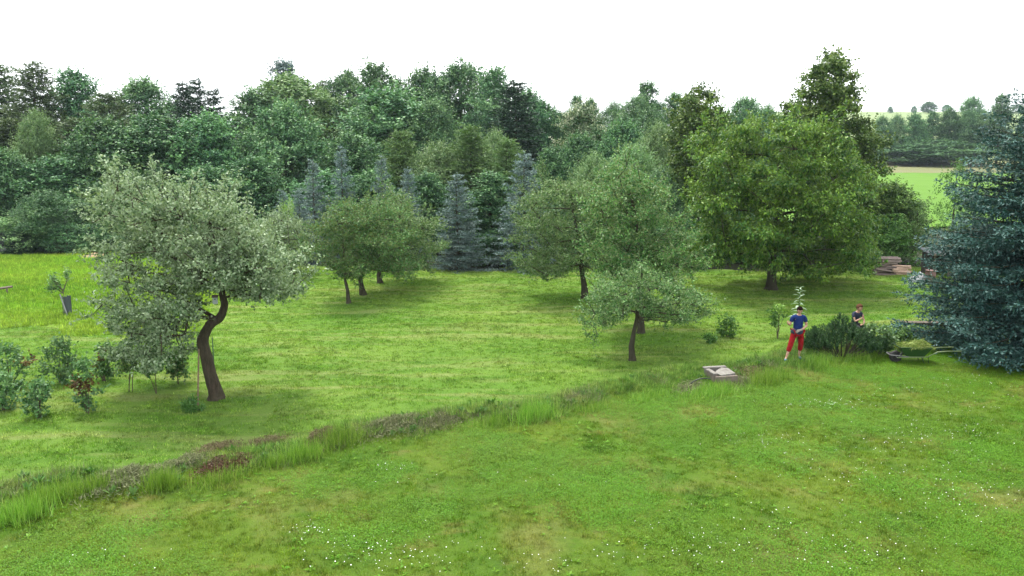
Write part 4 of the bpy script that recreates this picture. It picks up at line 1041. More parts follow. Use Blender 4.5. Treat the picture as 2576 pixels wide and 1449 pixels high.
shrub('currant_bush', 'dark currant bush cut by the left edge with a reddish side', 30, 975, 150, 105, L_currant, 101, group=CB, accent=(L_rust, lambda x, z: x > 0.27 and z > 0.35))
shrub('currant_bush', 'tall full green currant bush right of the reddish one', 155, 962, 105, 112, L_currant, 102, group=CB)
shrub('currant_bush', 'currant bush with a yellowish brown patch, farthest right of the back row', 264, 958, 75, 100, L_currant, 103, group=CB, accent=(L_rust, lambda x, z: -0.3 < x < 0.1 and 0.5 < z < 0.72))
shrub('currant_bush', 'currant bush at the lower left corner of the bushes', 12, 1030, 105, 90, L_currant, 104, group=CB)
shrub('currant_bush', 'low dark round currant bush, nearest to the camera', 98, 1050, 92, 96, L_currant, 105, group=CB)
shrub('currant_bush', 'leggy currant bush with a rusty red middle and thin foot', 222, 1040, 85, 135, L_currant, 106, group=CB, accent=(L_rust, lambda x, z: abs(x) < 0.3 and 0.4 < z < 0.62), bottom=0.25)
SB = 'standard shrubs under the old apple'
shrub('standard_shrub', 'dark leafed shrub on two thin stems under the apple crown', 328, 985, 85, 110, L_plum, 107, group=SB, z0=0.45, stems=3, bottom=0.8)
shrub('standard_shrub', 'thin stemmed shrub close left of the apple trunk', 392, 990, 95, 105, L_plum, 108, group=SB, z0=0.5, stems=2, bottom=0.8)
shrub('standard_shrub', 'bushy shrub hugging the apple trunk on its left', 448, 965, 70, 75, L_plum, 109, group=SB, z0=0.25, stems=2, bottom=0.8)
shrub('weed_clump', 'small bluish green weed clump at the foot of the wooden stake', 488, 1035, 62, 30, L_bush, 110, n=10, L=0.12, W=0.04, tw=0.12, cat='weed')
shrub('nettle_patch', 'bright leafy nettle clump alone on the lawn left of the woman', 1830, 848, 68, 52, L_bush, 111, n=16)
shrub('nettle_patch', 'small low weed tuft beside the leafy nettle clump', 1782, 863, 36, 18, L_bush, 112, n=8, L=0.07)
shrub('lime_bush', 'lime green leafy plant just left of the woman', 1953, 852, 52, 88, L_lime, 113, n=14, z0=0.35, L=0.10, W=0.06, stems=5, dens=42, gap=-0.05, accent=(L_bush, lambda x, z: abs(x) < 0.35 and 0.4 < z < 0.8))
shrub('leafy_shrub', 'broad leafed green shrub right of the mountain pine', 2205, 893, 125, 72, L_currant, 114, n=26, L=0.10)
shrub('leafy_shrub', 'low leafy plants behind the wheelbarrow', 2270, 880, 90, 48, L_bush, 115, n=16)

# mountain pine: many upright shoots with long needles
def mountain_pine():
    rng = np.random.default_rng(120); base = hit(2118, 893); k = mpp(base)
    o = empty('mountain_pine', base, 0, 'dark mountain pine bush between the woman and the boy', 'pine')
    A, B, T = [], [], []
    prof = [(-108, 45), (-95, 60), (-75, 72), (-50, 78), (-25, 92), (0, 122), (12, 105), (28, 88), (50, 74), (75, 62), (95, 50), (108, 36)]
    px = np.array([p[0] for p in prof]) * k; ph = np.array([p[1] for p in prof]) * k
    for i in range(420):
        x = rng.uniform(-108, 105) * k; hmax = np.interp(x, px, ph)
        y = rng.uniform(-1, 1) * 0.9 * math.sqrt(max(0.05, 1 - (x / (112 * k)) ** 2))
        z1 = hmax * (1 - 0.45 * (abs(y) / 0.95) ** 1.6) * rng.uniform(0.35, 1.0) ** 0.5
        ln = rng.uniform(0.16, 0.34)
        lean = np.array([x * 0.45 + rng.normal(0, 0.18), y * 0.6 - 0.05 + rng.normal(0, 0.18), 0.8]); lean /= np.linalg.norm(lean)
        b = np.array([x, y, z1]); a = b - lean * min(ln, z1 * 0.9 + 0.05)
        A.append(a); B.append(b); T.append(rng.uniform(0.2, 0.75))
        if i % 9 == 0:
            mb = MB(); mb.tube(bez((x * 0.25, y * 0.25, -0.05), (x * 0.7, y * 0.7, z1 * 0.25), tuple(a), 5), [0.03, 0.025, 0.02, 0.016, 0.01], 5, False); mb.build('branch', K_dark, o)
    q, t = needles(rng, np.array(A), np.array(B), 300, 0.085, 0.014, np.array(T), fwd=0.35, up=0.25, maxper=200)
    tag(mobj('crown', quad_mesh('mountain_pine_crown', q, t, L_pine), None, o), kind='stuff')
mountain_pine()

# silvery mullein behind the woman: big single leaves on one stalk
def mullein():
    base = hit(2003, 872); rng = np.random.default_rng(130)
    topz = at(1998, 722, base.y).z - base.z
    o = empty('mullein_plant', base, 0, 'tall silvery leaved plant rising behind the woman\'s head', 'plant')
    mb = MB(); mb.tube([(0, 0, -0.05), (0.02, 0, topz * 0.5), (-0.02, 0, topz)], [0.025, 0.02, 0.008], 6, False); mb.build('stem', MATS['bush_leaf'], o)
    for i in range(40):
        f = 0.35 + 0.65 * (i + 0.5) / 40; a = i * 2.4; L = (0.34 * (1 - f) + 0.15) * rng.uniform(0.8, 1.15); z = topz * f
        w = L * 0.30; h = Vector((math.cos(a), math.sin(a), 0)); s = Vector((-math.sin(a), math.cos(a), 0)); rise = 0.75 if f > 0.8 else 0.4
        pts = [Vector((0, 0, z)) + h * L * t + Vector((0, 0, L * (rise * t - 0.55 * t * t))) for t in (0.05, 0.35, 0.7, 1.0)]
        ws = [0.02, w, w * 0.8, 0.005]
        v = []
        for p, ww in zip(pts, ws): v += [p - s * ww / 2 + Vector((0, 0, 0.012)), p, p + s * ww / 2 + Vector((0, 0, 0.012))]
        fs = []
        for j in range(3):
            for c in range(2): fs.append((j * 3 + c, j * 3 + c + 1, j * 3 + c + 4, j * 3 + c + 3))
        me = bpy.data.meshes.new('mullein_leaf'); me.from_pydata(v, [], fs); me.update()
        a_ = me.attributes.new('tint', 'FLOAT', 'FACE'); a_.data.foreach_set('value', np.full(len(fs), rng.uniform(0.2, 0.9), np.float32))
        mobj('leaf', me, L_silver, o)
mullein()

# plants of the bank
def tussock(label, bx, by, w, h, mat=L_tuss, seed=1, n=420, cat='grass tuft', name='grass_tussock', wid=0.012, group='tussocks on the bank', lean=0.42):
    rng = np.random.default_rng(seed); base = hit(bx, by); k = mpp(base)
    v, t = blades(rng, n, 1.0, h * k * 0.6, h * k * 1.15, wid, lean)
    v = v.reshape(-1, 3, 3)
    c = rng.normal(0, 1, (n, 2)) * np.array([w * k * 0.27, w * k * 0.17]); c[:, 1] += c[:, 0] * 0.5; off = c - v[:, :2, :2].mean(1)
    v[:, :, 0] += off[:, 0:1]; v[:, :, 1] += off[:, 1:2]
    gz = hgt(base.x + c[:, 0], base.y + c[:, 1]) - base.z
    v[:, :, 2] += gz[:, None]
    o = empty(name, base, 0, label, cat, group); tag(mobj('blades', tri_mesh(name, v, t, mat), None, o), kind='stuff'); return o
tussock('bright grass tussock on the bank left of the red patch', 408, 1228, 75, 62, seed=1, n=600)
tussock('bright tall grass tussock on the bank right of the red patch', 760, 1155, 85, 52, seed=2, n=600)
tussock('long bright tussock where the bank crosses the middle', 855, 1112, 110, 48, seed=3, n=650)
tussock('wide tussock at the centre of the bank', 1345, 1050, 110, 48, seed=4, n=700)
tussock('grass clump on the bank just left of the centre tussock', 1240, 1068, 80, 30, seed=5, n=400)
tussock('lush dark grass clump on the bank below the concrete box', 1790, 990, 130, 30, seed=6, n=700)
tussock('weedy grass growing against the front of the concrete box', 1815, 975, 90, 20, seed=17, n=420)
tussock('lush tall grass clump right of the brown patch by the concrete box', 1930, 962, 110, 42, seed=7, n=700)
tussock('grass clump in front of the mountain pine', 2060, 920, 130, 34, seed=8, n=700)
tussock('grass clump between mountain pine and wheelbarrow', 2175, 905, 90, 28, seed=9, n=450)
tussock('bluish weedy grass clump near the left end of the bank', 120, 1262, 120, 52, seed=10, n=700)
tussock('bright grass clump at the left edge of the bank', 45, 1310, 120, 62, seed=11, n=700)
tussock('grass clump left of the heather on the bank', 235, 1235, 100, 45, seed=12, n=600)
tussock('low grass clump below the red patch', 560, 1210, 130, 34, seed=13, n=600)
tussock('thin grass clump between the brown patch and the long tussock', 690, 1170, 70, 34, seed=14, n=360)
tussock('faint grass clump right of the centre tussock', 1480, 1030, 110, 24, seed=15, n=500)
tussock('low grass clump at the hose end of the bank', 1640, 1000, 110, 22, seed=16, n=500)

def mat_plant(name, label, bx, by, w, d, h, mat, seed, n=2600, group='low mat plants on the bank', ln=0.07, wd=0.012, cat='plant'):
    rng = np.random.default_rng(seed); base = hit(bx, by); k = mpp(base); wm = w * k; dm = d
    x = rng.normal(0, 0.34, n) * wm * 0.75; y = rng.normal(0, 0.34, n) * dm * 0.75
    # mats follow the run of the bank
    x, y = x, y + x * 0.58
    bump = np.exp(-((x / wm * 1.7) ** 2 + ((y - x * 0.58) / dm * 1.7) ** 2)) * (0.75 + 0.35 * np.sin(x * 9 + seed) * np.sin(y * 11))
    z = hgt(base.x + x, base.y + y) - base.z + 1.1 * h * np.clip(bump, 0, 1.2) * rng.uniform(0.35, 1, n)
    p = np.stack([x, y, z], -1)
    d_ = unit(np.stack([rng.normal(0, 0.8, n), rng.normal(0, 0.8, n), rng.uniform(0.1, 1.0, n)], -1)); nr = unit(rng.normal(0, 1, (n, 3)) + np.array([0, 0, 0.5]))
    q, t = rhombi(rng, p - d_ * ln * 0.4, d_, nr, ln * rng.uniform(0.6, 1.4, n), wd * rng.uniform(0.7, 1.4, n), np.clip(rng.normal(0.5, 0.22, n), 0, 1))
    o = empty(name, base, 0, label, cat, group); tag(mobj('sprigs', quad_mesh(name, q, t, mat), None, o), kind='stuff'); return o
mat_plant('heather', 'grey brown heather mat left of the bright left tussock', 320, 1205, 150, 1.19, 0.22, L_heath, 1, 3600, ln=0.10, wd=0.014)
mat_plant('heather', 'grey brown heather hump left of the red patch', 470, 1165, 110, 1.02, 0.2, L_heath, 2, 2600, ln=0.09)
mat_plant('withered_plant', 'dark brown withered plants above the red patch', 545, 1133, 100, 0.85, 0.18, L_brown, 3, 2200)
mat_plant('stonecrop', 'brick red stonecrop patch on the bank', 574, 1166, 105, 0.85, 0.12, L_red, 4, 3600, ln=0.05, wd=0.03)
mat_plant('withered_plant', 'brown withered mat between red patch and long tussock', 660, 1118, 100, 0.85, 0.15, L_brown, 5, 1800)
mat_plant('withered_plant', 'dark brown withered hump beside the long bright tussock', 808, 1103, 62, 0.85, 0.25, L_brown, 6, 2200, ln=0.09)
mat_plant('heather', 'wide grey heather mat right of the long tussock', 985, 1072, 170, 1.02, 0.2, L_heath, 7, 3800, ln=0.09)
mat_plant('heather', 'thin grey heather mat left of the centre tussock', 1110, 1060, 130, 0.85, 0.14, L_heath, 8, 2400, ln=0.09)
mat_plant('withered_plant', 'dry brown grass wisps right of the centre tussock', 1455, 1005, 100, 0.85, 0.12, L_heath, 9, 1800, ln=0.12)
mat_plant('bark_mulch', 'reddish brown mulch patch right of the concrete box', 1882, 938, 90, 1.02, 0.10, L_brown, 10, 2600, ln=0.05, wd=0.03)
mat_plant('dry_weed', 'dry straw coloured weeds in front of the concrete box', 1850, 962, 110, 0.85, 0.14, L_heath, 11, 2400, ln=0.10)
mat_plant('dry_weed', 'dry grey weeds at the end of the black hose', 1735, 975, 90, 0.85, 0.10, L_heath, 12, 1600, ln=0.09)

# ------------------------------------------------------------------ small things in the garden
M_wood = plain_mat('old_wood', (0.16, 0.13, 0.10), (0.09, 0.07, 0.055), 0.85, 6, bump=0.4, vscale=(8, 8, 0.6))
M_stake = plain_mat('stake_wood', (0.22, 0.15, 0.10), (0.13, 0.09, 0.06), 0.85, 8, bump=0.3)
M_greenpost = plain_mat('green_post', (0.07, 0.14, 0.07), None, 0.6)
M_conc = plain_mat('concrete', (0.20, 0.19, 0.17), (0.11, 0.10, 0.085), 0.95, 9, bump=0.5)
M_concside = plain_mat('stained_concrete', (0.16, 0.125, 0.105), (0.10, 0.085, 0.065), 0.9, 5, bump=0.5)
M_soil = plain_mat('soil', (0.09, 0.06, 0.045), (0.16, 0.115, 0.085), 1.0, 9, bump=0.8)
M_black = plain_mat('black_plastic', (0.012, 0.012, 0.013), None, 0.45)
M_steel = plain_mat('galvanised_steel', (0.28, 0.29, 0.30), (0.18, 0.18, 0.18), 0.45, 14, metal=0.6)
M_barrow = plain_mat('green_paint', (0.012, 0.045, 0.009), (0.018, 0.055, 0.012), 0.4, 7)
M_handle = plain_mat('pale_green_tube', (0.15, 0.20, 0.09), (0.10, 0.14, 0.06), 0.5, 12)
M_rubber = plain_mat('rubber', (0.014, 0.013, 0.013), (0.022, 0.02, 0.018), 0.8, 20)
M_terra = plain_mat('terracotta', (0.30, 0.085, 0.045), (0.22, 0.065, 0.035), 0.75, 10)
M_yellow = plain_mat('yellow_tag', (0.75, 0.70, 0.10), None, 0.5)
M_log = plain_mat('split_log', (0.50, 0.35, 0.27), (0.33, 0.22, 0.165), 0.9, 9, bump=0.3)
M_log2 = plain_mat('grey_log', (0.22, 0.17, 0.15), (0.12, 0.09, 0.08), 0.9, 9, bump=0.3)
M_roof = plain_mat('roof_felt', (0.05, 0.055, 0.062), (0.09, 0.09, 0.095), 1.0, 6, spec=0.05)
M_shed = plain_mat('shed_board', (0.05, 0.04, 0.035), (0.028, 0.024, 0.02), 0.9, 6)
M_tarp = plain_mat('white_sheet', (0.42, 0.43, 0.46), (0.30, 0.31, 0.33), 0.6, 4)
M_rust = plain_mat('rusty_barrel', (0.17, 0.095, 0.085), (0.11, 0.06, 0.055), 0.8, 9)
M_mesh = plain_mat('grey_guard', (0.06, 0.075, 0.08), (0.045, 0.055, 0.06), 0.6, 30)
M_car = plain_mat('dark_car_paint', (0.02, 0.022, 0.03), None, 0.25)
M_glass = plain_mat('car_glass', (0.12, 0.13, 0.15), None, 0.1)

def stake(label, px0, py0, px1, py1, r, mat, name='stake', cat='stake'):
    b = hit(px0, py0); t = at(px1, py1, b.y)
    mb = MB(); d = t - b
    mb.tube([(0, 0, -0.1), d * 0.5, d, d + Vector((0, 0, r * 1.5))], [r, r * 0.97, r * 0.9, r * 0.25], 8)
    o = mb.build(name, mat); o.location = b; tag(o, label, cat)
stake('thin wooden stake beside the crooked apple trunk', 497, 1020, 500, 880, 0.024, M_stake)
stake('thin green garden post behind the crooked apple trunk', 537, 905, 534, 850, 0.022, M_greenpost)

def nest_box():
    p = at(541, 755, hit(543, 1004).y - 0.45); k = mpp(p)
    o = empty('nest_box', p, 0.3, 'small pale grey nest box hanging in the crooked apple', 'nest box')
    mb = MB(); mb.box((0, 0, 0), (0.13, 0.13, 0.2)); mb.build('box_body', plain_mat('pale_board', (0.42, 0.46, 0.48), None, 0.8), o, bevel=0.004)
    mb = MB(); mb.box((0, -0.02, 0.112), (0.17, 0.2, 0.018), rx=0.15); mb.build('lid', M_wood, o)
    mb = MB(); mb.tube([(0, -0.066, 0.035), (0, -0.07, 0.035)], 0.017, 10); mb.build('entrance_hole', M_black, o)
    mb = MB(); mb.tube([(0, 0.06, 0.08), (0, 0.12, 0.2), (0.02, 0.3, 0.24)], 0.006, 5); mb.build('hanger_wire', M_steel, o)
nest_box()

def sapling():
    b = hit(170, 792); k = mpp(b); rng = np.random.default_rng(140)
    o = empty('sapling', b, 0, 'young fruit sapling with grey trunk guard on the left lawn', 'sapling')
    top = at(150, 690, b.y) - b
    paths = [[(0.0, 0, -0.05), (-0.05, 0, 0.6), (-0.12, 0, 1.1), (-0.55, 0, top.z * 0.98)], [(-0.12, 0, 1.0), (0.05, 0.1, 1.5), (0.08, 0.1, top.z)], [(-0.10, 0, 0.95), (-0.4, 0, 1.15), (-0.75, 0, 1.2)], [(-0.1, 0, 1.05), (-0.3, -0.2, 1.5), (-0.3, -0.3, top.z * 0.9)]]
    for pth in paths:
        mb = MB(); mb.tube(pth, [0.03 - 0.024 * i / (len(pth) - 1) for i in range(len(pth))], 6, False); mb.build('branch' if pth is not paths[0] else 'trunk', K_twig, o)
    sh = [(pth[-2], pth[-1]) for pth in paths]
    q, t = foliage(rng, [(-0.35, 0, 1.45, 0.22, 0.22, 0.35), (0.07, 0.1, 1.7, 0.1, 0.1, 0.3), (-0.6, 0, 1.2, 0.2, 0.15, 0.08), (-0.25, 0, 1.2, 0.2, 0.15, 0.2)], 60, 5, 0.11, 0.055, 0.22, shoots=sh * 2, cull=0.0)
    tag(mobj('crown', quad_mesh('sapling_crown', q, t, L_apple2), None, o), kind='stuff')
    g = empty('trunk_guard', b, 0, 'grey mesh guard round the sapling on the left lawn', 'tree guard')
    mb = MB()
    for i in range(14):
        a = 6.283 * i / 14; mb.tube([(0.17 * math.cos(a), 0.17 * math.sin(a), 0.0), (0.17 * math.cos(a) + 0.02, 0.17 * math.sin(a), 0.85)], 0.006, 4)
    for j in range(9):
        z = 0.02 + j * 0.1; mb.tube([(0.17 * math.cos(6.283 * i / 14) + 0.02 * z, 0.17 * math.sin(6.283 * i / 14), z) for i in range(15)], 0.005, 4)
    w_ = mb.build('wire_net', M_mesh, g)
    mb = MB(); seg = 20; v = []; f = []
    for i in range(seg):
        a = -2.3 + 4.4 * i / (seg - 1)
        for z in (0.05, 0.82): v.append((0.15 * math.cos(a) + 0.03, 0.15 * math.sin(a), z))
    for i in range(seg - 1): f.append((2 * i, 2 * i + 2, 2 * i + 3, 2 * i + 1))
    mb.add(v, f); pw = mb.build('plastic_wrap', M_mesh, g); sd_ = pw.modifiers.new('thick', 'SOLIDIFY'); sd_.thickness = 0.006
    mb = MB(); mb.tube([(0.12, -0.2, -0.05), (-0.14, -0.2, 0.95)], 0.028, 8); so = mb.build('support_stake', plain_mat('pale_stake', (0.28, 0.28, 0.29), None, 0.8), None); so.location = b
    tag(so, 'pale leaning stake against the grey trunk guard', 'stake')
sapling()

# heap of soil at the meadow edge
def soil_heap():
    p = on_ground(228, 52.5); k = mpp(p); rng = np.random.default_rng(150)
    n = 26; v = []; f = []; hw = 40 * k; hz = at(228, 634, p.y).z - p.z
    for j in range(n):
        for i in range(n):
            x = (i / (n - 1) * 2 - 1) * hw * 1.3; y = (j / (n - 1) * 2 - 1) * 1.6
            r = math.hypot(x / hw, y / 1.3); z = hz * max(0, 1 - r ** 1.5) * (1 + 0.12 * math.sin(5 * x + j)) + rng.normal(0, 0.025) - 0.06
            v.append((x, y, z + H(p.x + x, p.y + y) - p.z))
    for j in range(n - 1):
        for i in range(n - 1): f.append((j * n + i, j * n + i + 1, (j + 1) * n + i + 1, (j + 1) * n + i))
    mb = MB(); mb.add(v, f); o = mb.build('soil_heap', plain_mat('light_soil', (0.30, 0.20, 0.12), (0.21, 0.14, 0.085), 1.0, 6, bump=0.8), None, True); o.location = p
    tag(o, 'heap of light brown soil at the meadow edge behind the apple', 'soil heap')
soil_heap()

# trestle beam and parked car at the left edge
def beam():
    p = hit(5, 740); q = at(31, 721, p.y); a = at(-40, 731, p.y)
    o = empty('trestle_beam', p, 0, 'dark wooden beam sticking in from the left edge over the meadow', 'beam')
    mb = MB(); mb.tube([a - p, q - p], 0.06, 4); mb.build('rail', M_wood, o)
    for t in (0.2, 0.8):
        c = a.lerp(q, t) - p; mb = MB(); mb.tube([c, Vector((c.x, c.y, H(p.x + c.x, p.y + c.y) - p.z - 0.1))], 0.05, 6); mb.build('leg', M_wood, o)
beam()
def car():
    p = on_ground(-40, 54.8)
    o = empty('parked_car', p, 0.1, 'dark parked car barely showing at the left edge by the wood', 'car')
    prof = [(-2.1, 0.35), (-2.15, 0.75), (-1.9, 0.95), (-1.1, 1.02), (-0.6, 1.38), (0.9, 1.42), (1.6, 1.0), (2.05, 0.9), (2.15, 0.6), (2.1, 0.35)]
    v = [(x, y, z) for y in (-0.85, 0.85) for x, z in prof]; n = len(prof)
    f = [tuple(range(n)), tuple(range(2 * n - 1, n - 1, -1))] + [(i, i + n, (i + 1) % n + n, (i + 1) % n) for i in range(n)]
    mb = MB(); mb.add(v, f); mb.build('body', M_car, o, bevel=0.05)
    mb = MB(); mb.add([(-0.95, -0.86, 1.03), (-0.55, -0.86, 1.32), (0.85, -0.86, 1.35), (1.4, -0.86, 1.03)], [(0, 1, 2, 3)]); w_ = mb.build('side_window', M_glass, o); w_.modifiers.new('t', 'SOLIDIFY').thickness = 0.01
    for x in (-1.35, 1.35):
        for y in (-0.78, 0.78):
            mb = MB(); mb.tube([(x, y - 0.1, 0.32), (x, y + 0.1, 0.32)], 0.32, 18); w_ = mb.build('wheel', M_rubber, o)
            mb = MB(); mb.tube([(x, y - 0.108, 0.32), (x, y + 0.108, 0.32)], 0.19, 14); mb.build('rim', M_steel, w_)
car()

# concrete box and hose
def concrete_box():
    b = hit(1812, 955); k = mpp(b)
    o = empty('concrete_box', b - Vector((0, 0, 0.14)), 0.2, 'square concrete well box with pale rim on the bank', 'concrete box')
    W, D, Hh, t = 0.66, 0.7, 0.34, 0.09
    for nm, c, s in (('front_wall', (0, -D / 2, Hh / 2), (W, t, Hh)), ('rear_wall', (0, D / 2, Hh / 2 + 0.03), (W, t, Hh + 0.05)), ('side_wall', (-W / 2 + t / 2, 0, Hh / 2 + 0.015), (t, D - t - 0.004, Hh + 0.02)), ('side_wall', (W / 2 - t / 2, 0, Hh / 2 - 0.02), (t, D - t - 0.004, Hh - 0.03))):
        mb = MB(); mb.box(c, s); mb.build(nm, M_concside if nm != 'rear_wall' else M_conc, o, bevel=0.012)
    mb = MB(); mb.box((-0.03, D / 2, Hh + 0.075), (W + 0.03, t + 0.05, 0.04)); mb.build('rear_rim', M_conc, o, bevel=0.01)
    mb = MB(); mb.box((-W / 2 + 0.05, 0, Hh + 0.047), (t + 0.05, D - 0.15, 0.035)); mb.build('side_rim', M_conc, o, bevel=0.01)
    mb = MB(); mb.add([(-0.22, -0.36, 0), (0.24, -0.36, 0.0), (0.28, 0.06, 0.02), (0.12, 0.16, 0.03), (-0.12, 0.02, 0.02), (-0.24, -0.1, 0.01)], [(0, 1, 2, 3, 4, 5)]); sl = mb.build('broken_slab', M_conc, o); sl.location = (0.04, 0.1, Hh + 0.035)
    sl.rotation_euler = (0.03, -0.05, 0.12); sl.modifiers.new('t', 'SOLIDIFY').thickness = 0.05
    mb = MB(); mb.box((0, 0, 0.15), (W - 2 * t - 0.004, D - t - 0.004, 0.29)); mb.build('soil_filling', M_soil, o)
concrete_box()
def hose():
    pts = [(1788, 954), (1775, 951), (1758, 953), (1742, 960), (1732, 971), (1728, 978)]
    b = hit(1740, 972)
    P_ = [at(x, y, b.y + 0.12 * i * 0 + (0.0)) - b for i, (x, y) in enumerate(pts)]
    mb = MB(); mb.tube([P_[0]] + [polyline_at(P_, t / 14) for t in range(1, 15)] + [P_[-1] + Vector((-0.03, -0.05, -0.1))], 0.017, 7)
    o = mb.build('hose', M_black, None, True); o.location = b; tag(o, 'black garden hose arching out of the concrete box', 'hose')
hose()

# bench
def bench():
    a = hit(2272, 838); k = mpp(a)
    o = empty('garden_bench', a, -0.04, 'plain old wooden bench tucked under the blue spruce', 'bench')
    sh = 0.40; L = 1.9
    for j, y in enumerate((-0.11, 0.0, 0.11)):
        mb = MB(); mb.box((L / 2 - 0.12, y, sh), (L, 0.1, 0.045)); mb.build('seat_plank', M_wood, o, bevel=0.006)
    for x in (0.05, L - 0.3):
        for y in (-0.12, 0.12):
            mb = MB(); mb.box((x, y, sh / 2 - 0.05), (0.06, 0.06, sh + 0.05)); mb.build('leg', M_wood, o)
        mb = MB(); mb.box((x, 0, sh - 0.055), (0.05, 0.3, 0.06)); mb.build('cross_rail', M_wood, o)
bench()

# wheelbarrow with clippings
def wheelbarrow():
    b = hit(2300, 912)
    o = empty('wheelbarrow', b, -0.10, 'green wheelbarrow with black wheel on the lawn before the spruce', 'wheelbarrow')
    # tray: tapered trough
    def ring(z, x0, x1, w): return [(x0, -w, z), (x1, -w, z), (x1, w, z), (x0, w, z)]
    v = ring(0.26, -0.36, 0.22, 0.20) + ring(0.60, -0.66, 0.42, 0.34) + ring(0.28, -0.345, 0.205, 0.188) + ring(0.60, -0.645, 0.405, 0.325)
    f = [(3, 2, 1, 0)] + [(i, (i + 1) % 4, 4 + (i + 1) % 4, 4 + i) for i in range(4)] + [(8, 9, 10, 11)] + [(8 + (i + 1) % 4, 8 + i, 12 + i, 12 + (i + 1) % 4) for i in range(4)] + [(4 + i, 4 + (i + 1) % 4, 12 + (i + 1) % 4, 12 + i) for i in range(4)]
    mb = MB(); mb.add(v, f); mb.build('tray', M_barrow, o)
    mb = MB(); mb.tube([(-0.66, -0.34, 0.6), (0.42, -0.34, 0.6), (0.42, 0.34, 0.6), (-0.66, 0.34, 0.6), (-0.66, -0.34, 0.6)], 0.014, 6); mb.build('tray_rim', M_barrow, o)
    # wheel
    wv = MB(); n = 24; cx_, cz = -0.66, 0.21
    cs = [(0.13, -0.06), (0.17, -0.085), (0.205, -0.05), (0.212, 0.0), (0.205, 0.05), (0.17, 0.085), (0.13, 0.06)]
    v = []; f = []
    for i in range(n):
        a = 6.283 * i / n
        for r, y in cs: v.append((cx_ + r * math.cos(a), y, cz + r * math.sin(a)))
    m = len(cs)
    for i in range(n):
        for j in range(m): f.append((i * m + j, ((i + 1) % n) * m + j, ((i + 1) % n) * m + (j + 1) % m, i * m + (j + 1) % m))
    wv.add(v, f); wh = wv.build('wheel', M_rubber, o, True)
    mb = MB(); mb.tube([(cx_, -0.05, cz), (cx_, 0.05, cz)], 0.135, 18); mb.build('rim', M_black, wh)
    mb = MB(); mb.tube([(cx_, -0.2, cz), (cx_, 0.2, cz)], 0.013, 6); mb.build('axle', M_steel, wh)
    # guard bar round the wheel, frame and handles
    mb = MB(); mb.tube([(-0.3, -0.21, 0.25), (-0.9, -0.2, 0.3), (-0.94, 0.0, 0.31), (-0.9, 0.2, 0.3), (-0.3, 0.21, 0.25)], 0.02, 7); mb.build('front_guard', plain_mat('dull_steel', (0.14, 0.14, 0.14), (0.08, 0.08, 0.08), 0.6, 12), o)
    for s in (-1, 1):
        mb = MB(); mb.tube([(cx_, s * 0.2, cz), (-0.3, s * 0.21, 0.235), (0.3, s * 0.235, 0.26), (0.62, s * 0.27, 0.46), (0.95, s * 0.29, 0.50), (1.36, s * 0.30, 0.51)], 0.019, 7); mb.build('handle', M_handle, o, True)
        mb = MB(); mb.tube([(1.2, s * 0.298, 0.507), (1.38, s * 0.302, 0.513)], 0.025, 8); mb.build('grip', M_handle, o)
        mb = MB(); mb.tube([(0.12, s * 0.23, 0.25), (0.26, s * 0.24, -0.02), (0.36, s * 0.24, -0.02), (0.36, s * 0.24, 0.28)], 0.014, 6); mb.build('leg', M_barrow, o)
        mb = MB(); mb.tube([(-0.62, s * 0.2, 0.25), (-0.52, s * 0.26, 0.5)], 0.011, 5); mb.build('strut', M_steel, o)
    rng = np.random.default_rng(160); n = 2600
    a = rng.uniform(0, 6.283, n); r = np.sqrt(rng.random(n))
    x = -0.05 + 0.62 * r * np.cos(a); y = 0.36 * r * np.sin(a)
    z = 0.56 + 0.27 * np.clip(1 - r ** 2, 0, 1) * (0.8 + 0.3 * np.sin(7 * x)) * rng.uniform(0.5, 1, n) + 0.01
    ov = np.abs(x + 0.05) > 0.5; z = z - 0.05 * ov
    d_ = unit(np.stack([rng.normal(0, 1, n), rng.normal(0, 1, n), rng.normal(0.05, 0.45, n)], -1)); nr = unit(rng.normal(0, 1, (n, 3)) + np.array([0, 0, 0.6]))
    q, t = rhombi(rng, np.stack([x, y, z], -1) - d_ * 0.08, d_, nr, rng.uniform(0.1, 0.26, n), rng.uniform(0.010, 0.022, n), rng.random(n))
    g = empty('grass_clippings', b + Vector((0, 0, 0.0)), -0.10, 'heap of cut grass and weeds in the wheelbarrow', 'clippings'); g.scale = o.scale = (0.88, 0.88, 0.88)
    tag(mobj('clipping_heap', quad_mesh('clipping_heap', q, t, L_hay), None, g), kind='stuff')
    mb = MB(); v = []; nn = 12
    for j in range(5):
        for i in range(nn):
            a = 6.283 * i / nn; rr = 1 - j / 4.2; v.append((-0.05 + 0.52 * rr * math.cos(a), 0.29 * rr * math.sin(a), 0.5 + 0.24 * (1 - rr ** 2)))
    mb.add(v, [(j * nn + i, j * nn + (i + 1) % nn, (j + 1) * nn + (i + 1) % nn, (j + 1) * nn + i) for j in range(4) for i in range(nn)] + [tuple(4 * nn + i for i in range(nn))])
    mb.build('heap_core', plain_mat('wilted_core', (0.12, 0.17, 0.04), (0.17, 0.2, 0.06), 0.95, 14, bump=0.6), g)
wheelbarrow()

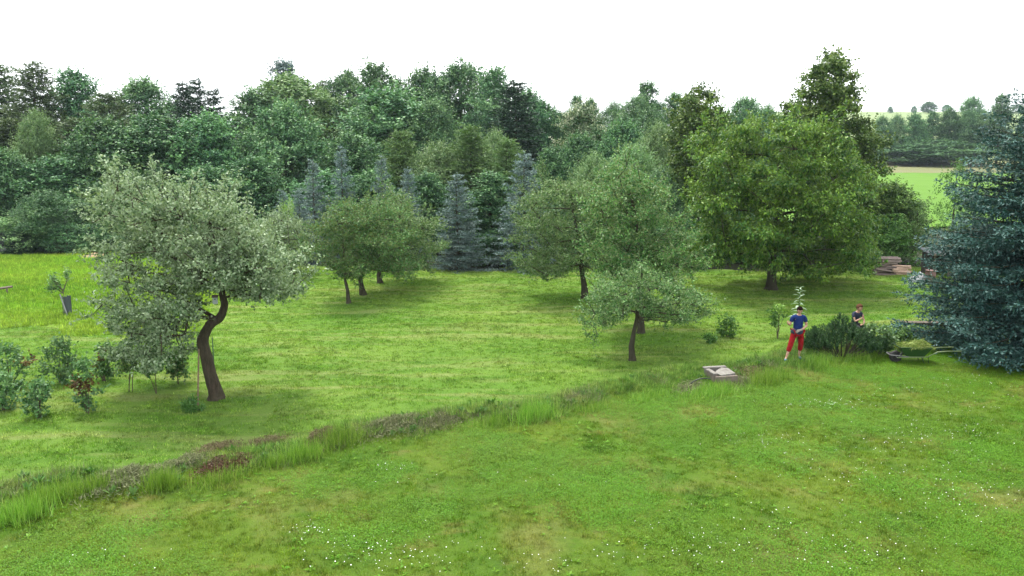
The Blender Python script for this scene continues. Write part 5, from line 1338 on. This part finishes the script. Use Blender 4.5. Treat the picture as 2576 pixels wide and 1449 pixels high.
# flower pot with bare plant
def flower_pot():
    b = hit(2517, 915); k = mpp(b); rng = np.random.default_rng(170)
    o = empty('flower_pot', b, 0, 'terracotta bowl with yellow tag at the foot of the spruce', 'flower pot')
    cs = [(0.09, 0.0), (0.13, 0.09), (0.15, 0.13), (0.165, 0.135), (0.165, 0.165), (0.15, 0.165), (0.13, 0.12)]; n = 20
    v = [(r * math.cos(6.283 * i / n), r * math.sin(6.283 * i / n), z) for i in range(n) for r, z in cs]; m = len(cs)
    f = [(i * m + j, ((i + 1) % n) * m + j, ((i + 1) % n) * m + j + 1, i * m + j + 1) for i in range(n) for j in range(m - 1)] + [tuple(i * m for i in range(n - 1, -1, -1)), tuple(i * m + m - 1 for i in range(n))]
    mb = MB(); mb.add(v, f); mb.build('bowl', M_terra, o, True)
    mb = MB(); mb.box((0.05, -0.12, 0.22), (0.1, 0.006, 0.13), ry=0.1); mb.build('plant_tag', M_yellow, o)
    pl = empty('potted_plant', b + Vector((0, 0, 0.13)), 0, 'leggy bare stemmed plant growing in the terracotta bowl', 'plant')
    tips = []
    for i, (a, r, h_) in enumerate(((0.2, 0.18, 0.62), (2.6, 0.16, 0.55), (1.2, 0.1, 0.7), (4.5, 0.12, 0.5))):
        e = (r * math.cos(a), r * math.sin(a), h_); mb = MB(); mb.tube(bez((0, 0, 0), (0.02, 0, h_ * 0.5), e, 6), [0.013, 0.012, 0.010, 0.008, 0.006, 0.004], 5, False); mb.build('stem', plain_mat('pale_stem', (0.30, 0.23, 0.15), None, 0.8) if i == 0 else MATS['pale_stem'], pl); tips.append(e)
    q, t = foliage(rng, [(*e, 0.08, 0.08, 0.08) for e in tips], 90, 4, 0.06, 0.03, 0.12, cull=0)
    tag(mobj('crown', quad_mesh('potted_crown', q, t, L_lime), None, pl), kind='stuff')
flower_pot()

# woodpile, shed, sheet, barrel
def woodpile():
    b = hit(2234, 690); k = mpp(b); rng = np.random.default_rng(180)
    o = empty('woodpile', b, 0.0, 'stack of split logs behind the cherry tree by the bush', 'woodpile')
    protos = []
    for i in range(4):
        mb = MB(); n = 7 if i % 2 else 5; L = 1.15
        mb.tube([(-L / 2, 0, 0), (-L / 6, 0.01, 0.008 * (i - 2)), (L / 6, -0.01, 0), (L / 2, 0, 0.01 * (i - 1))], [0.062, 0.07, 0.064, 0.066], n); protos.append(mb.mesh('log', M_log if i != 2 else M_log2))
    hmax = at(2222, 633, b.y).z - b.z
    c = 0; rows = 12
    for j in range(rows):
        z = 0.06 + j * hmax / rows
        x0 = -42 * k + 0.04 * j; x1 = 48 * k - 0.13 * j
        for yy in (-0.35, -0.12, 0.12, 0.35):
            x = x0 + rng.uniform(0, 0.3)
            while x < x1 - 0.5:
                lg = mobj('log', protos[int(rng.integers(0, 4))] if x > -0.35 or j > 8 else protos[2], None, o)
                lg.location = (x + 0.5, yy + rng.normal(0, 0.04), z + rng.normal(0, 0.02)); lg.rotation_euler = (rng.uniform(0, 6.28), rng.normal(0.06, 0.08), rng.normal(0.1, 0.10))
                s = rng.uniform(0.75, 1.15); lg.scale = (rng.uniform(0.75, 1.1), s, s)
                x += rng.uniform(0.75, 1.05); c += 1
woodpile()
def shed():
    b = on_ground(2396, 46); k = mpp(b)
    o = empty('shed', b, -0.1, 'low dark wooden shed with grey roof hidden behind the spruce', 'shed')
    w, d, h_ = 2.2, 1.6, 1.25
    nb = 13
    for i in range(nb):
        x = -w / 2 + (i + 0.5) * w / nb
        if i in (1, 2, 3, 4): continue
        mb = MB(); mb.box((x, -d / 2, h_ / 2), (w / nb - 0.012, 0.025, h_)); mb.build('board', M_shed, o)
    for i in range(9):
        for s in (-1, 1):
            mb = MB(); mb.box((s * w / 2, -d / 2 + (i + 0.5) * d / 9, h_ / 2 + 0.03), (0.025, d / 9 - 0.012, h_ + 0.1)); mb.build('board', M_shed, o)
    mb = MB(); mb.box((0, d / 2, h_ / 2 + 0.05), (w, 0.03, h_ + 0.15)); mb.build('rear_wall', M_shed, o)
    for x in (-w / 2 + 0.03, -w / 2 + 5 * w / nb): 
        mb = MB(); mb.box((x, -d / 2 - 0.03, h_ / 2), (0.06, 0.05, h_)); mb.build('door_post', M_wood, o)
    mb = MB(); mb.box((0, -0.05, h_ + 0.1), (w + 0.45, d + 0.6, 0.05), rx=0.1); mb.build('roof', M_roof, o, bevel=0.01)
    mb = MB(); mb.box((0, -d / 2 - 0.365, h_ + 0.04), (w + 0.46, 0.025, 0.11)); mb.build('fascia', M_wood, o)
shed()
def sheet_heap():
    b = hit(2308, 708); k = mpp(b); rng = np.random.default_rng(190); n = 16; v = []
    for j in range(n):
        for i in range(n):
            x = (i / (n - 1) * 2 - 1); y = (j / (n - 1) * 2 - 1); r = max(abs(x), abs(y))
            z = 0.42 * (1 - r ** 3) * (0.7 + 0.3 * math.sin(6 * x + 2 * y)) + rng.normal(0, 0.03) + (0.15 if x > 0.1 else 0) * (1 - r)
            v.append((x * 0.5 + 0.1 * y, y * 0.4, max(z, 0.0)))
    mb = MB(); mb.add(v, [(j * n + i, j * n + i + 1, (j + 1) * n + i + 1, (j + 1) * n + i) for j in range(n - 1) for i in range(n - 1)])
    o = mb.build('plastic_sheet', M_tarp, None); o.location = b; tag(o, 'crumpled white plastic sheet beside the shed', 'sheet')
    b = hit(2338, 714); o = empty('barrel', b, 0, 'reddish brown barrel right of the white plastic sheet', 'barrel')
    mb = MB(); mb.tube([(0, 0, 0), (0, 0, 0.02), (0, 0, 0.25), (0, 0, 0.5), (0, 0, 0.75)], [0.24, 0.25, 0.265, 0.265, 0.25], 20); mb.build('drum', M_rust, o)
    for z in (0.02, 0.26, 0.5, 0.74):
        mb = MB(); mb.tube([(0, 0, z - 0.012), (0, 0, z + 0.012)], 0.275, 20); mb.build('hoop', M_rust, o)
sheet_heap()

# ------------------------------------------------------------------ people
def skinned(nodes, edges, sub=2, root=0):
    me = bpy.data.meshes.new('skin_tmp'); me.from_pydata([n_[0] for n_ in nodes], edges, []); me.update()
    o = bpy.data.objects.new('skin_tmp', me); COL.objects.link(o)
    m = o.modifiers.new('s', 'SKIN'); m.use_smooth_shade = True
    for i, n_ in enumerate(nodes):
        r = n_[1]; me.skin_vertices[0].data[i].radius = (r, r) if not hasattr(r, '__len__') else r
        me.skin_vertices[0].data[i].use_root = (i == root)
    o.modifiers.new('d', 'SUBSURF').levels = sub; o.modifiers['d'].render_levels = sub
    bpy.context.view_layer.update(); dg = bpy.context.evaluated_depsgraph_get()
    out = bpy.data.meshes.new_from_object(o.evaluated_get(dg)); bpy.data.objects.remove(o); bpy.data.meshes.remove(me)
    return out
def join_meshes(meshes, name, mat):
    bm = bmesh.new()
    for m in meshes: bm.from_mesh(m)
    me = bpy.data.meshes.new(name); bm.to_mesh(me); bm.free()
    me.polygons.foreach_set('use_smooth', np.ones(len(me.polygons), bool)); me.materials.clear(); me.materials.append(mat); return me
M_skin = plain_mat('skin', (0.42, 0.24, 0.17), (0.36, 0.20, 0.14), 0.55, 6)
M_hair_d = plain_mat('dark_hair', (0.008, 0.005, 0.005), (0.016, 0.009, 0.008), 0.9, 30, spec=0.03)
M_hair_b = plain_mat('auburn_hair', (0.11, 0.052, 0.028), (0.07, 0.035, 0.02), 0.9, 30, spec=0.05)
M_tee = plain_mat('blue_cotton', (0.008, 0.019, 0.085), (0.014, 0.03, 0.12), 0.95, 13, bump=1.0, spec=0.1)
M_navy = plain_mat('navy_cotton', (0.015, 0.02, 0.045), (0.022, 0.028, 0.05), 0.9, 5)
M_red = plain_mat('red_cotton', (0.25, 0.011, 0.013), (0.16, 0.008, 0.01), 0.95, 13, bump=1.0, spec=0.1)
M_white = plain_mat('white_cotton', (0.75, 0.74, 0.72), None, 0.9)
M_shoe = plain_mat('blue_shoe', (0.10, 0.22, 0.36), (0.04, 0.06, 0.1), 0.6, 8)
M_glove = plain_mat('grey_glove', (0.25, 0.23, 0.19), (0.17, 0.16, 0.13), 0.9)
M_eye = plain_mat('eye_dark', (0.02, 0.015, 0.012), None, 0.3)
M_lip = plain_mat('lip', (0.40, 0.15, 0.13), None, 0.5)

def fingers(hand, direction, palm_n, curl=0.5, s=1.0):
    """four fingers and a thumb rooted in the palm"""
    d = Vector(direction).normalized(); nrm = Vector(palm_n); nrm = (nrm - d * nrm.dot(d)).normalized(); side = d.cross(nrm)
    out = []
    for i, ln in enumerate((0.072, 0.082, 0.076, 0.060)):
        b = Vector(hand) + d * 0.035 * s + side * (i - 1.5) * 0.019 * s
        p1 = b + d * ln * 0.45 * s + nrm * ln * 0.15 * curl * s; p2 = p1 + (d * (1 - curl * 0.6) + nrm * curl).normalized() * ln * 0.32 * s; p3 = p2 + (d * (1 - curl) + nrm * curl * 1.3).normalized() * ln * 0.25 * s
        mb = MB(); mb.tube([b - d * 0.02, b, p1, p2, p3], [0.009 * s, 0.009 * s, 0.0085 * s, 0.008 * s, 0.005 * s], 6); out.append(mb.mesh('finger'))
    b = Vector(hand) - side * 0.03 * s; t1 = b + (d * 0.5 - side * 0.8 + nrm * 0.3).normalized() * 0.035 * s; t2 = t1 + (d * 0.8 - side * 0.2 + nrm * 0.5).normalized() * 0.032 * s
    mb = MB(); mb.tube([b, t1, t2, t2 + d * 0.006], [0.012 * s, 0.0105 * s, 0.009 * s, 0.005 * s], 6); out.append(mb.mesh('thumb')); return out
def ellipsoid(c, r, tilt=0.0, seg=16, ring=10, cut=None):
    m = Matrix.Translation(c) @ Matrix.Rotation(tilt, 4, 'X')
    mb = MB(); v = []; f = []
    for j in range(ring + 1):
        th = math.pi * j / ring
        for i in range(seg):
            a = 6.283185 * i / seg; p = Vector((r[0] * math.sin(th) * math.cos(a), r[1] * math.sin(th) * math.sin(a), r[2] * math.cos(th)))
            if cut: p = cut(p)
            v.append(m @ p)
    for j in range(ring):
        for i in range(seg): f.append((j * seg + i, (j + 1) * seg + i, (j + 1) * seg + (i + 1) % seg, j * seg + (i + 1) % seg))
    mb.add(v, f); return mb.mesh('ellipsoid')

def head_parts(o, c, tilt, turn, hair_mat, s=1.0, long_hair=True):
    """face features and hair on a head centred at c; face looks along -Y, tilted down"""
    M = Matrix.Translation(c) @ Matrix.Rotation(turn, 4, 'Z') @ Matrix.Rotation(tilt, 4, 'X')
    def place(me, name, mat):
        me.transform(M); me.materials.clear(); me.materials.append(mat); me.polygons.foreach_set('use_smooth', np.ones(len(me.polygons), bool)); return mobj(name, me, None, o)
    for sx in (-1, 1):
        place(ellipsoid((sx * 0.031 * s, -0.083 * s, 0.005 * s), (0.011 * s, 0.006 * s, 0.006 * s), 0, 8, 6), 'eye', M_eye)
        place(ellipsoid((sx * 0.032 * s, -0.086 * s, 0.026 * s), (0.019 * s, 0.006 * s, 0.004 * s), 0, 8, 6), 'eyebrow', hair_mat)
    place(ellipsoid((0, -0.086 * s, -0.058 * s), (0.023 * s, 0.008 * s, 0.006 * s), 0, 8, 6), 'mouth', M_lip)
    def cut(p):
        # hair cap: leaves the face free below the fringe
        if p.y < -0.02 * s and p.z < 0.042 * s: p.y = max(p.y, -0.035 * s); p.z = max(p.z, -0.02 * s)
        if p.z < -0.095 * s: p.z = -0.095 * s
        return p
    place(ellipsoid((0, 0.008 * s, 0.022 * s), (0.090 * s, 0.108 * s, 0.115 * s), 0, 20, 14, cut), 'hair', hair_mat)
def head_mesh(c, tilt, turn, s=1.0):
    M = Matrix.Translation(c) @ Matrix.Rotation(turn, 4, 'Z') @ Matrix.Rotation(tilt, 4, 'X')
    def shape(p):
        if p.z < 0: p.x *= 1 + p.z / s * 2.6; p.y = p.y * (1 + p.z / s * 1.2) - 0.012 * s * (-p.z / (0.11 * s))
        return p
    hd = ellipsoid((0, 0, 0), (0.077 * s, 0.094 * s, 0.115 * s), 0, 20, 16, shape)
    ns = MB(); ns.tube([(0, -0.085 * s, 0.008 * s), (0, -0.102 * s, -0.018 * s), (0, -0.108 * s, -0.028 * s), (0, -0.088 * s, -0.034 * s)], [0.007 * s, 0.011 * s, 0.013 * s, 0.008 * s], 7)
    parts = [hd, ns.mesh('nose')]
    for sx in (-1, 1): parts.append(ellipsoid((sx * 0.078 * s, 0.008 * s, -0.005 * s), (0.010 * s, 0.019 * s, 0.029 * s), 0, 8, 8))
    for m in parts: m.transform(M)
    return parts

def woman():
    base = hit(1972, 905); f1 = base
    o = empty('person', base + Vector((0.36, 0, 0)), 0, 'woman in blue T-shirt and red three-quarter trousers working beside the pine bush', 'person')
    base = o.location
    gl = H(base.x - 0.36, base.y - 0.12) - base.z; gr = H(base.x + 0.12, base.y + 0.14) - base.z
    J = dict(pel=(0, 0, 0.90), wai=(0.0, -0.01, 1.04), che=(0.0, -0.02, 1.22), sho=(0.005, -0.025, 1.36), nek=(0.005, -0.045, 1.43), hed=(0.005, -0.06, 1.50),
             hl=(-0.095, 0, 0.86), kl=(-0.225, -0.08, 0.48), al=(-0.345, -0.11, 0.10 + gl), hr=(0.095, 0, 0.86), kr=(0.13, 0.02, 0.47), ar=(0.13, 0.14, 0.10 + gr),
             sl=(-0.175, -0.025, 1.34), el=(-0.255, 0.0, 1.09), wl_=(-0.345, -0.13, 1.155), ml=(-0.375, -0.165, 1.185),
             sr=(0.18, -0.025, 1.34), er=(0.255, -0.03, 1.075), wr=(0.06, -0.19, 0.99), mr=(-0.01, -0.205, 0.97),
             fl=(-0.40, -0.20, 0.045 + gl), fr=(0.15, 0.05, 0.045 + gr))
    order = ['pel', 'wai', 'che', 'sho', 'nek', 'hed', 'hl', 'kl', 'al', 'hr', 'kr', 'ar', 'sl', 'el', 'wl_', 'ml', 'sr', 'er', 'wr', 'mr', 'fl', 'fr']
    rad = dict(pel=(0.155, 0.115), wai=(0.125, 0.10), che=(0.135, 0.11), sho=(0.085, 0.07), nek=0.048, hed=0.05, hl=0.085, kl=0.055, al=0.034, hr=0.085, kr=0.055, ar=0.034, sl=0.052, el=0.037, wl_=0.026, ml=(0.036, 0.02), sr=0.052, er=0.037, wr=0.026, mr=(0.036, 0.02), fl=0.03, fr=0.03)
    ed = [('pel', 'wai'), ('wai', 'che'), ('che', 'sho'), ('sho', 'nek'), ('nek', 'hed'), ('pel', 'hl'), ('hl', 'kl'), ('kl', 'al'), ('pel', 'hr'), ('hr', 'kr'), ('kr', 'ar'), ('sho', 'sl'), ('sl', 'el'), ('el', 'wl_'), ('wl_', 'ml'), ('sho', 'sr'), ('sr', 'er'), ('er', 'wr'), ('wr', 'mr'), ('al', 'fl'), ('ar', 'fr')]
    ix = {k: i for i, k in enumerate(order)}
    body = skinned([(J[k], rad[k]) for k in order], [(ix[a], ix[b]) for a, b in ed])
    hc = Vector((0.005, -0.075, 1.555)); tilt = R(28); turn = R(-12)
    parts = [body] + head_mesh(hc, tilt, turn) + fingers(J['ml'], (-0.4, -0.5, 0.55), (0.6, -0.4, 0.2), 0.8) + fingers(J['mr'], (-0.9, -0.1, -0.35), (0, 0.3, -1), 0.5)
    mobj('body', join_meshes(parts, 'woman_body', M_skin), None, o)
    head_parts(o, hc, tilt, turn, M_hair_d)
    def lerp(a, b, t): return tuple(Vector(J[a]).lerp(Vector(J[b]), t))
    # T-shirt
    nd = [((0, 0, 0.93), (0.165, 0.13)), (J['wai'], (0.148, 0.122)), (J['che'], (0.158, 0.13)), (J['sho'], (0.105, 0.085)), (J['sl'], 0.073), (lerp('sl', 'el', 0.62), 0.066), (J['sr'], 0.073), (lerp('sr', 'er', 0.62), 0.066)]
    m = skinned(nd, [(0, 1), (1, 2), (2, 3), (3, 4), (4, 5), (3, 6), (6, 7)]); m.materials.clear(); mobj('t_shirt', m, M_tee, o)
    m = skinned([((0.005, -0.032, 1.385), 0.075), ((0.005, -0.042, 1.41), 0.066)], [(0, 1)]); m.materials.clear(); mobj('collar', m, M_white, o)
    m = ellipsoid((0, -0.002, 0.885), (0.212, 0.182, 0.12), 0, 20, 12); m.polygons.foreach_set('use_smooth', np.ones(len(m.polygons), bool)); mobj('waist_wrap', m, M_navy, o)
    # trousers to below the knee
    nd = [((0, 0, 0.90), (0.165, 0.13)), (J['hl'], 0.105), (J['kl'], 0.082), (lerp('kl', 'al', 0.55), 0.078), (J['hr'], 0.105), (J['kr'], 0.082), (lerp('kr', 'ar', 0.55), 0.078)]
    m = skinned(nd, [(0, 1), (1, 2), (2, 3), (0, 4), (4, 5), (5, 6)]); m.materials.clear(); mobj('trousers', m, M_red, o)
    for a, f_ in (('al', 'fl'), ('ar', 'fr')):
        A_, F_ = Vector(J[a]), Vector(J[f_]); d = Vector((F_.x - A_.x, F_.y - A_.y, 0)).normalized()
        z0 = J[f_][2]
        m = skinned([((A_.x - d.x * 0.035, A_.y - d.y * 0.035, z0 + 0.005), 0.042), ((A_.x + d.x * 0.05, A_.y + d.y * 0.05, z0 + 0.008), 0.047), ((A_.x + d.x * 0.15, A_.y + d.y * 0.15, z0 - 0.008), 0.038)], [(0, 1), (1, 2)]); m.materials.clear(); mobj('shoe', m, M_shoe, o)
    # glove on the lower hand
    g = join_meshes([skinned([(lerp('er', 'wr', 0.88), 0.034), (J['wr'], 0.034), (J['mr'], (0.046, 0.03)), (tuple(Vector(J['mr']) + Vector((-0.05, -0.005, -0.02))), (0.04, 0.026))], [(0, 1), (1, 2), (2, 3)])] + fingers(Vector(J['mr']) + Vector((-0.004, 0, 0)), (-0.9, -0.1, -0.35), (0, 0.3, -1), 0.5, 1.3), 'glove', M_glove)
    mobj('glove', g, None, o)
woman()

def boy():
    b = hit(2150, 855); sc = 0.92
    o = empty('person', b, R(14), 'boy in dark T-shirt sitting behind the mountain pine, arms folded on knees', 'person')
    sh = 0.42
    J = dict(pel=(0, 0.1, sh + 0.1), wai=(0, 0.08, sh + 0.24), che=(0, 0.03, sh + 0.40), sho=(0, -0.02, sh + 0.53), nek=(0, -0.05, sh + 0.59), hed=(0.01, -0.075, sh + 0.65),
             hl=(-0.085, 0.07, sh + 0.07), kl=(-0.12, -0.32, sh + 0.10), al=(-0.12, -0.36, 0.09), hr=(0.085, 0.07, sh + 0.07), kr=(0.12, -0.32, sh + 0.10), ar=(0.12, -0.36, 0.09), fl=(-0.12, -0.47, 0.04), fr=(0.12, -0.47, 0.04),
             sl=(-0.155, -0.01, sh + 0.51), el=(-0.18, -0.16, sh + 0.27), wl_=(0.02, -0.24, sh + 0.38), ml=(0.06, -0.235, sh + 0.42), sr=(0.155, -0.01, sh + 0.51), er=(0.20, -0.14, sh + 0.27), wr=(0.06, -0.31, sh + 0.20), mr=(0.0, -0.33, sh + 0.19))
    rad = dict(pel=(0.125, 0.1), wai=(0.105, 0.085), che=(0.12, 0.095), sho=(0.075, 0.06), nek=0.042, hed=0.045, hl=0.072, kl=0.05, al=0.032, hr=0.072, kr=0.05, ar=0.032, fl=0.028, fr=0.028, sl=0.045, el=0.033, wl_=0.024, ml=(0.03, 0.018), sr=0.045, er=0.033, wr=0.024, mr=(0.03, 0.018))
    order = list(J); ix = {k: i for i, k in enumerate(order)}
    ed = [('pel', 'wai'), ('wai', 'che'), ('che', 'sho'), ('sho', 'nek'), ('nek', 'hed'), ('pel', 'hl'), ('hl', 'kl'), ('kl', 'al'), ('al', 'fl'), ('pel', 'hr'), ('hr', 'kr'), ('kr', 'ar'), ('ar', 'fr'), ('sho', 'sl'), ('sl', 'el'), ('el', 'wl_'), ('wl_', 'ml'), ('sho', 'sr'), ('sr', 'er'), ('er', 'wr'), ('wr', 'mr')]
    body = skinned([(J[k], rad[k]) for k in order], [(ix[a], ix[c]) for a, c in ed])
    hc = Vector((0.015, -0.095, sh + 0.715)); tilt = R(22); turn = R(20)
    parts = [body] + head_mesh(hc, tilt, turn, 1.05) + fingers(J['ml'], (0.3, -0.1, 0.9), (0, 0.9, 0.2), 0.6, 0.85) + fingers(J['mr'], (-0.9, -0.1, 0), (0, 0.3, -1), 0.7, 0.85)
    mobj('body', join_meshes(parts, 'boy_body', M_skin), None, o); head_parts(o, hc, tilt, turn, M_hair_b, 1.05)
    def lerp(a, c, t): return tuple(Vector(J[a]).lerp(Vector(J[c]), t))
    m = skinned([(J['pel'], (0.135, 0.11)), (J['wai'], (0.125, 0.102)), (J['che'], (0.138, 0.112)), (J['sho'], (0.092, 0.075)), (J['sl'], 0.062), (lerp('sl', 'el', 0.55), 0.056), (J['sr'], 0.062), (lerp('sr', 'er', 0.55), 0.056)], [(0, 1), (1, 2), (2, 3), (3, 4), (4, 5), (3, 6), (6, 7)]); m.materials.clear(); mobj('t_shirt', m, M_navy, o)
    m = skinned([(J['pel'], (0.138, 0.112)), (J['hl'], 0.088), (J['kl'], 0.066), (lerp('kl', 'al', 0.9), 0.05), (J['hr'], 0.088), (J['kr'], 0.066), (lerp('kr', 'ar', 0.9), 0.05)], [(0, 1), (1, 2), (2, 3), (0, 4), (4, 5), (5, 6)]); m.materials.clear(); mobj('trousers', m, plain_mat('black_denim', (0.018, 0.02, 0.022), None, 0.9), o)
    for k_ in ('l', 'r'):
        A_ = Vector(J['a' + k_]); m = skinned([((A_.x, A_.y + 0.03, 0.045), 0.04), ((A_.x, A_.y - 0.04, 0.045), 0.043), ((A_.x, A_.y - 0.13, 0.035), 0.034)], [(0, 1), (1, 2)]); m.materials.clear(); mobj('shoe', m, M_black, o)
    st = empty('stool', b + Vector((0, 0.1, 0)), R(14), 'low stool the boy sits on behind the pine bush', 'stool')
    mb = MB(); mb.box((0, 0, sh - 0.03), (0.36, 0.30, 0.035)); mb.build('seat', M_wood, st, bevel=0.006)
    for sx in (-1, 1):
        for sy in (-1, 1):
            mb = MB(); mb.tube([(sx * 0.14, sy * 0.11, sh - 0.047), (sx * 0.17, sy * 0.14, -0.03)], 0.017, 7); mb.build('leg', M_wood, st)
boy()
#PART4
# ------------------------------------------------------------------ haze over the far trees
hz, hnt, hn, hl = nt_new('haze_air')
ho = hn.new('ShaderNodeOutputMaterial'); hv = hn.new('ShaderNodeVolumePrincipled')
hv.inputs['Color'].default_value = (0.74, 0.88, 1.0, 1); hv.inputs['Density'].default_value = 0.00015; hv.inputs['Anisotropy'].default_value = 0.1
hl.new(hv.outputs[0], ho.inputs['Volume'])
mb = MB(); zlo, zhi = float(np.min(base_z(*np.meshgrid(xs, ys)))) - 1.0, 66.0
mb.box((0, 470, (zlo + zhi) / 2), (1830, 1090, zhi - zlo)); ho_ = mb.build('haze', hz); tag(ho_, 'thin bluish summer haze over the land', 'haze', kind='stuff')
